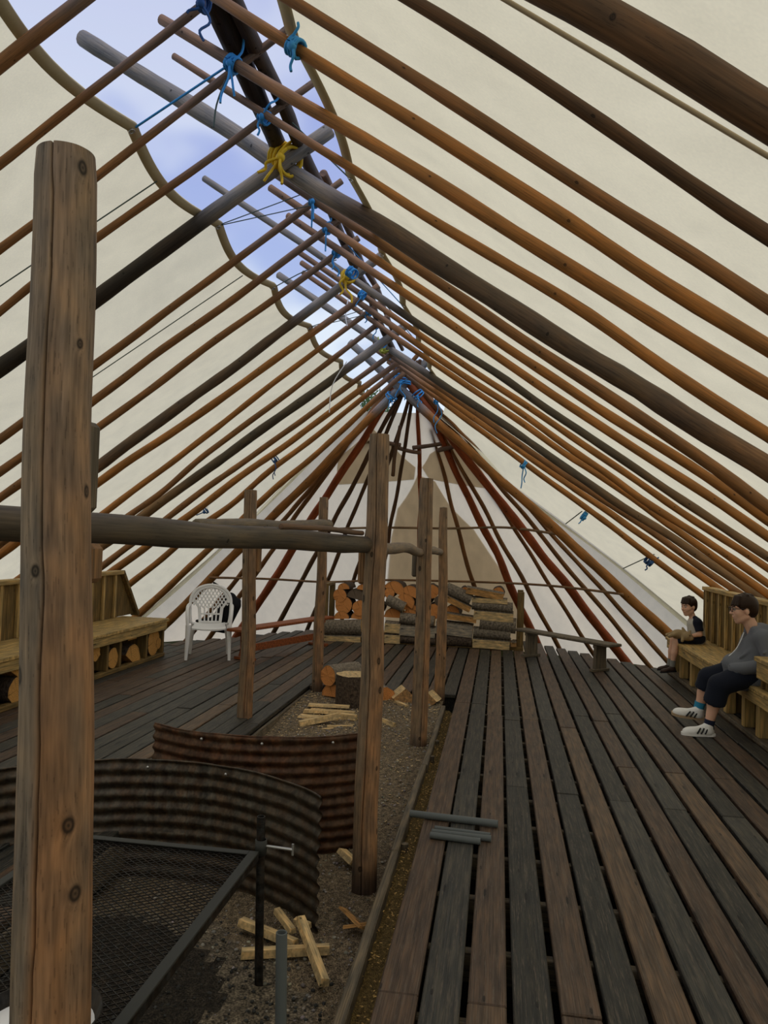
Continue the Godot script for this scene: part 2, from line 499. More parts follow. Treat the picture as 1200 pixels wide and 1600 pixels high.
# ---------------------------------------------------------------- rounded bodies: a field of distances, meshed where it is zero
class Field:
	var lo: Vector3
	var cell: float
	var nx: int
	var ny: int
	var nz: int
	var d := PackedFloat32Array()

	func _init(a: Vector3, b: Vector3, c: float) -> void:
		lo = a; cell = c
		nx = int((b.x - a.x) / c) + 2; ny = int((b.y - a.y) / c) + 2; nz = int((b.z - a.z) / c) + 2
		d.resize(nx * ny * nz)
		d.fill(1.0)

	# the smooth union with a tapered capsule; sq squashes the distance across z
	func bone(a: Vector3, b: Vector3, ra: float, rb: float, k := 0.02, sq := 1.0, cut := false) -> void:
		var r := maxf(ra, rb) * maxf(1.0, 1.0 / sq) + k + cell * 2.0
		var s := Vector3(a.x, a.y, a.z * sq)
		var ab := Vector3(b.x, b.y, b.z * sq) - s
		var l2 := maxf(ab.length_squared(), 1e-9)
		var i0 := maxi(0, int((minf(a.x, b.x) - r - lo.x) / cell)); var i1 := mini(nx - 1, int((maxf(a.x, b.x) + r - lo.x) / cell) + 1)
		var j0 := maxi(0, int((minf(a.y, b.y) - r - lo.y) / cell)); var j1 := mini(ny - 1, int((maxf(a.y, b.y) + r - lo.y) / cell) + 1)
		var k0 := maxi(0, int((minf(a.z, b.z) - r - lo.z) / cell)); var k1 := mini(nz - 1, int((maxf(a.z, b.z) + r - lo.z) / cell) + 1)
		for kk in range(k0, k1 + 1):
			for j in range(j0, j1 + 1):
				var at := (kk * ny + j) * nx
				for i in range(i0, i1 + 1):
					var p := Vector3(lo.x + i * cell, lo.y + j * cell, (lo.z + kk * cell) * sq) - s
					var t := clampf(p.dot(ab) / l2, 0.0, 1.0)
					var v := (p - ab * t).length() - (ra + (rb - ra) * t)
					var o := d[at + i]
					if cut:
						v = -v
						var hc := clampf(0.5 - 0.5 * (o - v) / k, 0.0, 1.0)
						d[at + i] = lerpf(o, v, hc) + k * hc * (1.0 - hc)
					else:
						var h := clampf(0.5 + 0.5 * (o - v) / k, 0.0, 1.0)
						d[at + i] = lerpf(o, v, h) - k * h * (1.0 - h)

	# an ellipsoid, turned by b
	func egg(c: Vector3, rad: Vector3, b := Basis.IDENTITY, k := 0.015, cut := false) -> void:
		var r := maxf(rad.x, maxf(rad.y, rad.z)) + k + cell * 2.0
		var inv := b.transposed()
		var least := minf(rad.x, minf(rad.y, rad.z))
		for kk in range(maxi(0, int((c.z - r - lo.z) / cell)), mini(nz - 1, int((c.z + r - lo.z) / cell) + 1) + 1):
			for j in range(maxi(0, int((c.y - r - lo.y) / cell)), mini(ny - 1, int((c.y + r - lo.y) / cell) + 1) + 1):
				var at := (kk * ny + j) * nx
				for i in range(maxi(0, int((c.x - r - lo.x) / cell)), mini(nx - 1, int((c.x + r - lo.x) / cell) + 1) + 1):
					var p := inv * (Vector3(lo.x + i * cell, lo.y + j * cell, lo.z + kk * cell) - c)
					var q := Vector3(p.x / rad.x, p.y / rad.y, p.z / rad.z)
					var g := Vector3(q.x / rad.x, q.y / rad.y, q.z / rad.z).length()
					var ql := q.length()
					var v := ql * (ql - 1.0) / g if g > 1e-6 else -least
					var o := d[at + i]
					if cut:
						v = -v
						var hc := clampf(0.5 - 0.5 * (o - v) / k, 0.0, 1.0)
						d[at + i] = lerpf(o, v, hc) + k * hc * (1.0 - hc)
					else:
						var h := clampf(0.5 + 0.5 * (o - v) / k, 0.0, 1.0)
						d[at + i] = lerpf(o, v, h) - k * h * (1.0 - h)

	# keep only what lies on the far side of a plane from n
	func slice(p: Vector3, n: Vector3) -> void:
		for kk in nz:
			for j in ny:
				var at := (kk * ny + j) * nx
				for i in nx:
					d[at + i] = maxf(d[at + i], (Vector3(lo.x + i * cell, lo.y + j * cell, lo.z + kk * cell) - p).dot(n))

	func add_to(st: SurfaceTool) -> void:
		st.set_smooth_group(0)
		var vert := {}
		var step := [1, nx, nx * ny]
		for kk in nz - 1:
			for j in ny - 1:
				var row := (kk * ny + j) * nx
				for i in nx - 1:
					var at := row + i
					var c0 := d[at]
					var mask := 0
					for q in 8:
						if d[at + (q & 1) + ((q >> 1) & 1) * nx + (q >> 2) * nx * ny] < 0.0: mask |= 1 << q
					if mask == 0 or mask == 255: continue
					var sum := Vector3.ZERO
					var n := 0
					for q in 8:
						for ax in 3:
							if q & (1 << ax): continue
							var r := q | (1 << ax)
							if ((mask >> q) & 1) == ((mask >> r) & 1): continue
							var da := d[at + (q & 1) + ((q >> 1) & 1) * nx + (q >> 2) * nx * ny]
							var db := d[at + (r & 1) + ((r >> 1) & 1) * nx + (r >> 2) * nx * ny]
							var p := Vector3(q & 1, (q >> 1) & 1, q >> 2)
							p[ax] = da / (da - db)
							sum += p
							n += 1
					vert[at] = lo + (Vector3(i, j, kk) + sum / n) * cell
		for at in vert:
			for ax in 3:
				var other: int = at + step[ax]
				if other >= d.size() or (d[at] < 0.0) == (d[other] < 0.0): continue
				var s1: int = step[(ax + 1) % 3]
				var s2: int = step[(ax + 2) % 3]
				if not (vert.has(at - s1) and vert.has(at - s2) and vert.has(at - s1 - s2)): continue
				var a: Vector3 = vert[at]
				var b: Vector3 = vert[at - s1]
				var c: Vector3 = vert[at - s1 - s2]
				var e: Vector3 = vert[at - s2]
				# clockwise seen from outside
				var q := [a, e, c, b] if d[at] < 0.0 else [a, b, c, e]
				st.set_uv(Vector2.ZERO)
				st.add_vertex(q[0]); st.add_vertex(q[1]); st.add_vertex(q[2])
				st.add_vertex(q[0]); st.add_vertex(q[2]); st.add_vertex(q[3])

# ---------------------------------------------------------------- poles, posts, ropes
const TONE := {"orange": Color(0.36, 0.165, 0.05), "brown": Color(0.25, 0.125, 0.052), "dark": Color(0.13, 0.076, 0.043), "grey": Color(0.20, 0.15, 0.10), "greyb": Color(0.23, 0.125, 0.06), "red": Color(0.37, 0.098, 0.034), "silver": Color(0.33, 0.31, 0.29), "char": Color(0.035, 0.028, 0.022)}
const WEATHERED := Color(0.30, 0.235, 0.20)

# a peeled pole from its tip a to its foot b; above grey_y the weather has greyed it
func pole_mesh(a: Vector3, b: Vector3, ra: float, rb: float, low: Color, top: Color, grey_y: float, seed_: int, mid := Color.BLACK, bs := Basis.IDENTITY) -> ArrayMesh:
	var n := noise(seed_, 1.0, 2)
	var len_ := a.distance_to(b)
	var steps := maxi(8, int(len_ / 0.14))
	var pts := []
	var rad := []
	var cols := []
	var d := (a - b).normalized()
	var s := d.cross(Vector3.UP).normalized()
	var w := d.cross(s)
	for i in steps + 1:
		var t := float(i) / steps
		var l := t * len_
		var env := sin(PI * t)
		pts.append((a - b) * t + s * (n.get_noise_1d(l * 0.5) * 0.05 * env) + w * (n.get_noise_1d(l * 0.5 + 40.0) * 0.03 * env))
		rad.append(lerpf(rb, ra, t) * (1.0 + 0.10 * n.get_noise_1d(l * 2.2 + 90.0)))
		var y := b.y + (a.y - b.y) * t
		var g := smoothstep(grey_y - 0.12, grey_y + 0.10, y + 0.08 * n.get_noise_1d(l * 3.0))
		var c := low
		if mid != Color.BLACK: c = low.lerp(mid, smoothstep(1.7, 2.5, y))
		cols.append(c.lerp(top, g) * (1.0 + 0.18 * n.get_noise_1d(l * 1.3 + 11.0)))
	var inv := bs.transposed()
	pts = pts.map(func(p): return inv * p)
	d = inv * d
	# rounded tips
	var e0: Vector3 = pts[0]; var e1: Vector3 = pts[-1]
	pts.push_front(e0 - d * rad[0] * 0.25); rad.push_front(rad[0] * 0.72); cols.push_front(cols[0])
	pts.append(e1 + d * rad[-1] * 0.25); rad.append(rad[-1] * 0.72); cols.append(cols[-1])
	var st := begin()
	tube(st, pts, rad, 12, true, cols)
	return done(st, M.pole)

func pole(n: String, label: String, cat: String, group: String, a: Vector3, b: Vector3, ra: float, rb: float, low: Color, top: Color, grey_y := 99.0, mid := Color.BLACK) -> Node3D:
	low *= 1.85; top *= 1.5
	if mid != Color.BLACK: mid *= 1.7
	# the pole's own y runs along it
	var y := (a - b).normalized()
	var x := y.cross(Vector3.BACK if absf(y.z) < 0.9 else Vector3.RIGHT).normalized()
	var bs := Basis(x, y, x.cross(y))
	var o := mesh_node(n, pole_mesh(a, b, ra, rb, low, top, grey_y, int(absf(a.z) * 971.0 + absf(b.x) * 137.0), mid, bs))
	o.transform = Transform3D(bs, b)
	return tag(o, label, cat, group)

# windings of rope round an axis, with a knot and loose ends
func rope_mesh(r: float, turns: int, thick: float, tails: Array, axis: Vector3, seed_: int, mat: Material) -> ArrayMesh:
	var rr := RandomNumberGenerator.new()
	rr.seed = seed_
	axis = axis.normalized()
	var u := axis.cross(Vector3.RIGHT if absf(axis.x) < 0.8 else Vector3.UP).normalized()
	var w := axis.cross(u)
	var st := begin()
	for k in turns:
		var pts := []
		var off := (k - (turns - 1) * 0.5) * thick * 2.1
		var tilt := rr.randf_range(-0.35, 0.35)
		for i in 15:
			var a := TAU * i / 14.0
			pts.append(axis * (off + tilt * r * cos(a)) + (u * cos(a) + w * sin(a)) * (r + thick * (0.8 + 0.25 * sin(3 * a + k))))
		tube(st, pts, const_r(15, thick), 6, false)
	var kn := (u * 0.2 - Vector3.UP * 0.6 + Vector3.BACK).normalized() * (r + thick * 1.5)
	ball(st, kn, Vector3.ONE * thick * 2.6, Basis.IDENTITY, 5, 7)
	for t in tails:
		var e: Vector3 = t
		var side := Vector3(rr.randf_range(-1, 1), 0, rr.randf_range(-1, 1)) * e.length() * 0.2
		var line := curve([kn, kn + e * 0.4 + side, kn + e * 0.75 - side * 0.4, kn + e], 4)
		tube(st, line, const_r(line.size(), thick * 0.8), 5)
	return done(st, mat)

func rope(n: String, label: String, at: Vector3, r: float, turns: int, thick: float, tails: Array, axis: Vector3, mat: Material, group := "rope lashings") -> Node3D:
	var o := mesh_node(n, rope_mesh(r, turns, thick, tails, axis, int(absf(at.z) * 733.0 + at.y * 57.0), mat))
	o.position = at
	return tag(o, label, "rope", group)

func cord(label: String, pts: Array, r: float, mat: Material, group := "thin cords") -> Node3D:
	var st := begin()
	var base: Vector3 = pts[-1]
	var line := curve(pts.map(func(p): return p - base), 4) if pts.size() > 2 else [pts[0] - base, Vector3.ZERO]
	tube(st, line, const_r(line.size(), r), 5)
	var o := obj("cord", st, mat)
	o.position = base
	return tag(o, label, "cord", group)

# an upright post: round, slightly flattened, with a drying crack down one side; cols by side
func post_mesh(base: Vector3, top: Vector3, rb: float, rt: float, seed_: int, front: Color, side: Color, crack_at: float, crack: float, low: Color) -> ArrayMesh:
	front *= 2.0; side *= 1.9; low *= 1.7
	var n := noise(seed_, 1.0, 2)
	var spokes := [-0.16, -0.08, -0.045, -0.022, 0.0, 0.022, 0.045, 0.08, 0.16]
	for k in 44: spokes.append(0.28 + (TAU - 0.56) * k / 43.0)
	var sides := spokes.size()
	var l := top.distance_to(base)
	var rows := maxi(14, int(l / 0.06))
	var axis := (top - base).normalized()
	var u := axis.cross(Vector3.BACK).normalized()           # towards +x
	var w := u.cross(axis)                                   # towards +z
	var st := begin()
	st.set_smooth_group(0)
	var f := func(i: int, k: int) -> Array:
		var t := float(i) / rows
		var at := crack_at + 0.16 * n.get_noise_1d(t * l * 0.8) + 0.05 * n.get_noise_1d(t * l * 5.0 + 5.0)
		var a: float = at + spokes[k % sides]
		var da := wrapf(a - at, -PI, PI)
		var r := lerpf(rb, rt, t) * (1.0 + 0.035 * n.get_noise_2d(t * l * 1.2, 3.0) + 0.03 * n.get_noise_3d(cos(a) * 0.8, sin(a) * 0.8, t * l * 1.1))
		var notch := exp(-da * da / 0.0007) * crack * 2.2
		r *= 1.0 - notch
		if i == rows: r *= 0.94
		var lean := u * 0.02 * n.get_noise_1d(t * l * 0.6 + 70.0) * sin(PI * t)
		var p := axis * (t * l) + lean + (u * cos(a) + w * sin(a)) * r
		var mixv := smoothstep(-0.15, 0.3, da) if absf(da) < 1.6 else 0.0
		mixv = clampf(mixv + 0.6 * n.get_noise_3d(cos(a), sin(a), t * l * 1.4), 0.0, 1.0)
		var c := front.lerp(side, mixv)
		c = c.lerp(side, smoothstep(0.42, 0.95, t) * 0.75)
		c = c.lerp(low, smoothstep(0.10, 0.0, t))
		return [p, c, Vector2((a - crack_at) / TAU + (1.0 if k == sides else 0.0), t * l)]
	var grid := []
	for i in rows + 1:
		var row := []
		for k in sides + 1: row.append(f.call(i, k))
		grid.append(row)
	for i in rows:
		for k in sides:
			for q in [[i, k], [i + 1, k + 1], [i + 1, k], [i, k], [i, k + 1], [i + 1, k + 1]]:
				var g: Array = grid[q[0]][q[1]]
				st.set_color(g[1]); st.set_uv(g[2]); st.add_vertex(g[0])
	var m := begin_end(st, grid, axis * (l + 0.006))
	return m

func begin_end(st: SurfaceTool, grid: Array, tip: Vector3) -> ArrayMesh:
	st.set_smooth_group(-1)
	var top: Array = grid[-1]
	for k in top.size() - 1:
		for q in [[tip, Vector2(0.5, 0.5)], [top[k + 1][0], Vector2(0.25, 0.1)], [top[k][0], Vector2(0.2, 0.1)]]:
			st.set_color(Color(0.16, 0.14, 0.11)); st.set_uv(q[1]); st.add_vertex(q[0])
	return done(st, M.post)

# ---------------------------------------------------------------- firewood
# a log with the given outline (bark where kinds say 1, split where 0), its end at the origin and its length along -z
func log_mesh(prof: Array, kinds: Array, length: float, bark: Material, split: Material, end: Material, seed_: int) -> ArrayMesh:
	var n := noise(seed_, 1.0, 2)
	var mid := Vector2.ZERO
	var rmax := 0.0
	for p in prof: mid += p
	mid /= prof.size()
	for p in prof: rmax = maxf(rmax, (p as Vector2).length())
	var segs := 4
	var at := func(i: int, k: int) -> Vector3:
		var p: Vector2 = prof[k % prof.size()]
		var j := 1.0 + 0.06 * n.get_noise_3d(p.x * 20, p.y * 20, i * 3.0)
		if i == 0 or i == segs: j *= 0.985
		return Vector3(p.x * j, p.y * j, -length * i / segs + 0.006 * n.get_noise_2d(p.x * 60 + i, p.y * 60))
	var m: ArrayMesh = null
	for kind in [1, 0]:
		if not kinds.has(kind): continue
		var st := begin()
		if kind == 1: st.set_smooth_group(0)
		for k in prof.size():
			if kinds[k] != kind: continue
			for i in segs:
				quad(st, at.call(i, k), at.call(i + 1, k), at.call(i + 1, k + 1), at.call(i, k + 1))
		m = done(st, bark if kind == 1 else split, m)
	var st := begin()
	for e in [0, segs]:
		for k in prof.size():
			var c := Vector3(mid.x, mid.y, 0.0 if e == 0 else -length)
			var q := [c, at.call(e, k), at.call(e, k + 1)]
			if e != 0: q = [c, at.call(e, k + 1), at.call(e, k)]
			for v in q:
				st.set_uv(Vector2(v.x, -v.y) / (2.1 * rmax) + Vector2(0.5, 0.48))
				st.add_vertex(v)
	return done(st, end, m)

# outlines: a whole round, a half, a quarter; clockwise from the front
func round_prof(r: float, seed_: int) -> Array:
	var n := noise(seed_, 1.0, 2)
	var p := []
	for k in 18:
		var a := -TAU * k / 18.0
		p.append(Vector2(cos(a), sin(a)) * r * (1.0 + 0.12 * n.get_noise_2d(cos(a) * 0.8, sin(a) * 0.8)))
	return [p, const_i(18, 1)]

func half_prof(r: float, turn: float, share := PI) -> Array:
	var p := []
	var kinds := []
	var steps := 10
	for k in steps + 1:
		var a := turn - share * k / steps
		p.append(Vector2(cos(a), sin(a)) * r)
		kinds.append(1 if k < steps else 0)
	if share < PI - 0.05:
		p.append(Vector2.ZERO)
		kinds.append(0)
	return [p, kinds]

func const_i(n: int, v: int) -> Array:
	var a := []
	a.resize(n); a.fill(v)
	return a

# split firewood stick from a to b
func stick(n: String, label: String, a: Vector3, b: Vector3, w: float, h: float, roll: float, mat: Material, group: String) -> Node3D:
	var d := (b - a)
	var l := d.length()
	var bs := Basis.looking_at(d.normalized(), Vector3.UP).rotated(d.normalized(), roll)
	var st := begin()
	var f := func(x: float, y: float, z: float) -> Vector3: return Vector3(x * w, y * h, z)
	var p0 := [f.call(-0.5, -0.5, 0), f.call(-0.42, 0.5, 0), f.call(0.38, 0.46, 0), f.call(0.5, -0.4, 0)]
	var p1 := [f.call(-0.42, -0.5, -l), f.call(-0.36, 0.4, -l * 0.985), f.call(0.46, 0.5, -l * 0.99), f.call(0.44, -0.46, -l)]
	var mid := Vector3(0, 0, -l * 0.5)
	for k in 4:
		face(st, [p0[k], p0[(k + 1) % 4], p1[(k + 1) % 4], p1[k]], mid)
	face(st, p0.duplicate(), mid)
	face(st, p1.duplicate(), mid)
	var o := obj(n, st, mat)
	o.transform = Transform3D(bs, a)
	return tag(o, label, "firewood", group)

const EDGE_RIGHT := [Vector3(-0.875, 3.381, -11.15), Vector3(-0.416, 3.02, -11.35), Vector3(0.049, 2.494, -11.5), Vector3(1.114, 1.774, -11.9), Vector3(1.95, 1.188, -12.2), Vector3(2.896, 0.453, -12.5), Vector3(4.018, -0.42, -12.856)]
const EDGE_LEFT := [Vector3(-2.063, 3.444, -11.15), Vector3(-2.719, 2.879, -11.3), Vector3(-3.802, 1.892, -11.7), Vector3(-4.692, 1.123, -12), Vector3(-5.902, 0.116, -12.3), Vector3(-6.546, -0.42, -12.46)]

# label, group, tip, foot, radius at tip and foot, colour, colour of the weathered top, height where it greys
var RAFTERS := [
	["thickest dark brown log on the right slope, crossing the top right corner of the photo", "right slope rafters", Vector3(-1.731, 4.103, -1.811), Vector3(4.919, -0.42, -1.587), 0.041, 0.056, "dark", "", 3.66],
	["dark brown rafter on the right slope, first beyond the top right corner log", "right slope rafters", Vector3(-1.732, 4.103, -2.111), Vector3(4.919, -0.42, -2.256), 0.013, 0.042, "dark", "", 3.66],
	["brown rafter on the right slope, second beyond the top right corner log", "right slope rafters", Vector3(-1.732, 4.103, -2.533), Vector3(4.919, -0.42, -2.596), 0.017, 0.039, "brown", "", 3.66],
	["orange-brown rafter on the right slope, third beyond the top right corner log", "right slope rafters", Vector3(-1.202, 3.743, -2.878), Vector3(4.919, -0.42, -2.815), 0.023, 0.044, "orange", "", 3.66],
	["orange-brown rafter on the right slope, fourth beyond the top right corner log", "right slope rafters", Vector3(-1.716, 4.092, -3.483), Vector3(4.919, -0.42, -2.627), 0.026, 0.048, "orange", "", 3.66],
	["orange-brown rafter on the right slope, fifth beyond the top right corner log", "right slope rafters", Vector3(-1.835, 4.173, -3.891), Vector3(4.919, -0.42, -3.39), 0.018, 0.049, "orange", "", 3.66],
	["thick grey-tipped rafter on the right slope with big yellow rope at its crossing", "right slope rafters", Vector3(-2.889, 4.89, -4.728), Vector3(4.919, -0.42, -3.779), 0.053, 0.068, "greyb", "silver", 3.66],
	["brown rafter on the right slope, first beyond the thick rafter with the big yellow rope", "right slope rafters", Vector3(-1.55, 3.979, -4.844), Vector3(4.919, -0.42, -4.903), 0.029, 0.048, "brown", "", 3.66],
	["orange-brown rafter on the right slope, second beyond the thick rafter with the big yellow rope", "right slope rafters", Vector3(-1.725, 4.098, -5.323), Vector3(4.919, -0.42, -5.112), 0.026, 0.043, "orange", "", 3.66],
	["orange-brown rafter on the right slope, third beyond the thick rafter with the big yellow rope", "right slope rafters", Vector3(-1.734, 4.104, -5.828), Vector3(4.919, -0.42, -5.485), 0.027, 0.039, "orange", "", 3.66],
	["slim charcoal-grey rafter on the right slope, tied at the ridge with blue and yellow rope", "right slope rafters", Vector3(-2.776, 4.813, -6.618), Vector3(4.919, -0.42, -6.162), 0.029, 0.038, "grey", "silver", 3.66],
	["orange-brown rafter on the right slope, first beyond the slim charcoal-grey rafter", "right slope rafters", Vector3(-1.979, 4.271, -7.033), Vector3(4.919, -0.42, -6.663), 0.026, 0.036, "orange", "", 3.66],
	["orange-brown rafter on the right slope, second beyond the slim charcoal-grey rafter", "right slope rafters", Vector3(-2.069, 4.332, -7.493), Vector3(4.919, -0.42, -7.338), 0.028, 0.039, "orange", "", 3.66],
	["orange-brown rafter on the right slope, third beyond the slim charcoal-grey rafter", "right slope rafters", Vector3(-2.19, 4.414, -8.011), Vector3(4.919, -0.42, -8.014), 0.025, 0.044, "orange", "", 3.66],
	["grey-brown rafter on the right slope, tied by lime and blue rope near the far end", "right slope rafters", Vector3(-2.924, 4.913, -9.51), Vector3(4.919, -0.42, -8.168), 0.043, 0.044, "grey", "silver", 3.66],
	["brown rafter on the right slope, first beyond the grey-brown rafter with lime rope", "right slope rafters", Vector3(-1.607, 4.018, -9.738), Vector3(4.92, -0.42, -8.925), 0.033, 0.044, "brown", "", 3.66],
	["orange-brown rafter on the right slope, second beyond the grey-brown rafter with lime rope", "right slope rafters", Vector3(-1.726, 4.099, -10.145), Vector3(4.919, -0.42, -9.983), 0.034, 0.048, "orange", "", 3.66],
	["orange-brown rafter on the right slope, third beyond the grey-brown rafter with lime rope", "right slope rafters", Vector3(-1.604, 4.021, -10.519), Vector3(4.451, -0.3, -10.899), 0.035, 0.046, "orange", "", 3.66],
	["brown rafter crossing the top left corner of the photo, nearest on the left slope", "left slope rafters", Vector3(-0.988, 4.103, -2.7), Vector3(-7.639, -0.42, -2.855), 0.027, 0.033, "brown", "", 3.58],
	["brown rafter on the left slope, first beyond the top left corner rafter", "left slope rafters", Vector3(-1.295, 3.894, -3.093), Vector3(-7.639, -0.42, -3.239), 0.018, 0.034, "brown", "", 3.58],
	["brown rafter on the left slope, second beyond the top left corner rafter", "left slope rafters", Vector3(-1.052, 4.059, -3.528), Vector3(-7.639, -0.42, -3.785), 0.019, 0.033, "brown", "", 3.58],
	["brown rafter on the left slope, third beyond the top left corner rafter", "left slope rafters", Vector3(-1.067, 4.049, -3.994), Vector3(-7.639, -0.42, -4.049), 0.02, 0.037, "brown", "", 3.58],
	["thick charcoal-black rafter on the left slope meeting the big yellow rope", "left slope rafters", Vector3(-1.086, 4.037, -4.469), Vector3(-7.639, -0.42, -4.492), 0.044, 0.077, "char", "silver", 3.58],
	["brown rafter on the left slope, first beyond the charcoal-black rafter", "left slope rafters", Vector3(-1.135, 4.003, -5.06), Vector3(-7.639, -0.42, -5.508), 0.023, 0.045, "brown", "", 3.58],
	["brown rafter on the left slope, second beyond the charcoal-black rafter", "left slope rafters", Vector3(-1.111, 4.02, -5.509), Vector3(-7.639, -0.42, -6.005), 0.025, 0.049, "brown", "", 3.58],
	["brown rafter on the left slope, third beyond the charcoal-black rafter", "left slope rafters", Vector3(-1.186, 3.968, -5.975), Vector3(-7.639, -0.42, -6.383), 0.025, 0.049, "brown", "", 3.58],
	["thick rafter on the left slope turning grey towards the second yellow rope", "left slope rafters", Vector3(-1.091, 4.033, -6.546), Vector3(-7.639, -0.42, -7.438), 0.037, 0.077, "greyb", "silver", 3.58],
	["orange-brown rafter on the left slope, first beyond the rafter of the second yellow rope", "left slope rafters", Vector3(-1.203, 3.957, -7.118), Vector3(-7.639, -0.42, -7.574), 0.03, 0.057, "orange", "", 3.58],
	["orange-brown rafter on the left slope, second beyond the rafter of the second yellow rope", "left slope rafters", Vector3(-1.239, 3.932, -7.532), Vector3(-7.639, -0.42, -8.863), 0.025, 0.05, "orange", "", 3.58],
	["brown rafter on the left slope, third beyond the rafter of the second yellow rope", "left slope rafters", Vector3(-1.243, 3.93, -8.023), Vector3(-7.639, -0.42, -9.609), 0.027, 0.049, "brown", "", 3.58],
	["thick dark grey rafter on the left slope reaching the lime and blue rope", "left slope rafters", Vector3(-1.139, 4, -8.657), Vector3(-7.639, -0.42, -9.711), 0.047, 0.074, "grey", "silver", 3.58],
	["brown rafter on the left slope, first beyond the thick dark grey rafter", "left slope rafters", Vector3(-1.322, 3.876, -9.319), Vector3(-7.639, -0.42, -10.499), 0.031, 0.055, "brown", "", 3.58],
	["orange-brown rafter on the left slope, second beyond the thick dark grey rafter", "left slope rafters", Vector3(-1.362, 3.849, -9.834), Vector3(-7.311, -0.3, -10.75), 0.037, 0.063, "orange", "", 3.58],
	["orange-brown rafter on the left slope, third beyond the thick dark grey rafter", "left slope rafters", Vector3(-1.335, 3.872, -10.135), Vector3(-6.945, -0.3, -11.409), 0.034, 0.054, "orange", "", 3.58],
	["orange-brown rafter on the left slope, fourth beyond the thick dark grey rafter", "left slope rafters", Vector3(-1.35, 3.867, -10.49), Vector3(-6.441, -0.3, -12.299), 0.035, 0.062, "orange", "", 3.58],
]
# poles of the round end: label, tip, foot, radii, colour
var END_POLES := [
	["stout orange-brown pole running down to the far end of the right bench", Vector3(-2.214, 4.36, -10.803), Vector3(3.328, -0.42, -11.977), 0.057, 0.079, "orange"],
	["thin brown pole just left of the stout orange-brown pole on the right", Vector3(-1.231, 3.78, -10.987), Vector3(2.834, -0.42, -12.554), 0.027, 0.037, "brown"],
	["thin brown pole second left of the stout orange-brown pole on the right", Vector3(-1.687, 4.276, -10.772), Vector3(2.494, -0.42, -12.876), 0.028, 0.039, "brown"],
	["bright rust-red pole landing right of the grey trestle bench", Vector3(-1.824, 4.352, -10.69), Vector3(2.175, -0.42, -13.107), 0.054, 0.075, "red"],
	["thin brown pole landing behind the right end of the grey trestle bench", Vector3(-1.156, 3.78, -11.03), Vector3(1.715, -0.42, -13.348), 0.026, 0.036, "brown"],
	["thin brown pole landing behind the middle of the grey trestle bench", Vector3(-1.44, 4.163, -10.787), Vector3(1.174, -0.42, -13.6), 0.03, 0.041, "brown"],
	["thick dark red pole passing behind the right post of the woodpile rack", Vector3(-1.236, 3.78, -11.021), Vector3(0.82, -0.42, -13.715), 0.05, 0.069, "red"],
	["brown pole with a blunt free top end, right of the middle of the round end", Vector3(-1.052, 3.228, -11.411), Vector3(-0.072, -0.42, -13.913), 0.03, 0.041, "brown"],
	["red-brown upright pole in the middle of the round end", Vector3(-1.231, 3.78, -11.01), Vector3(-1.38, -0.42, -14.048), 0.03, 0.042, "red"],
	["near-black pole just left of the upright middle pole", Vector3(-1.277, 3.78, -10.989), Vector3(-2.284, -0.42, -14.014), 0.027, 0.037, "dark"],
	["near-black pole second left of the upright middle pole", Vector3(-1.182, 4.092, -10.76), Vector3(-2.923, -0.42, -13.923), 0.027, 0.037, "dark"],
	["dark pole third left of the upright middle pole, leaning left", Vector3(-1.398, 3.78, -10.975), Vector3(-3.516, -0.42, -13.771), 0.028, 0.039, "dark"],
	["thin dark pole leaning left behind the red-brown bench", Vector3(-1.216, 4.079, -10.787), Vector3(-4.095, -0.42, -13.575), 0.032, 0.044, "dark"],
	["thick red pole leaning left, landing right of the plastic chair", Vector3(-1.524, 3.78, -10.976), Vector3(-4.668, -0.42, -13.311), 0.052, 0.072, "red"],
	["thin brown pole landing behind the right legs of the plastic chair", Vector3(-1.634, 3.78, -10.978), Vector3(-5.086, -0.42, -13.063), 0.031, 0.043, "brown"],
	["thin brown pole landing behind the left legs of the plastic chair", Vector3(-1.2, 4.202, -10.785), Vector3(-5.399, -0.42, -12.831), 0.031, 0.042, "brown"],
	["stout orange-brown pole landing by the far end of the left bench", Vector3(-0.796, 4.382, -10.766), Vector3(-5.895, -0.42, -12.336), 0.055, 0.076, "orange"],
]
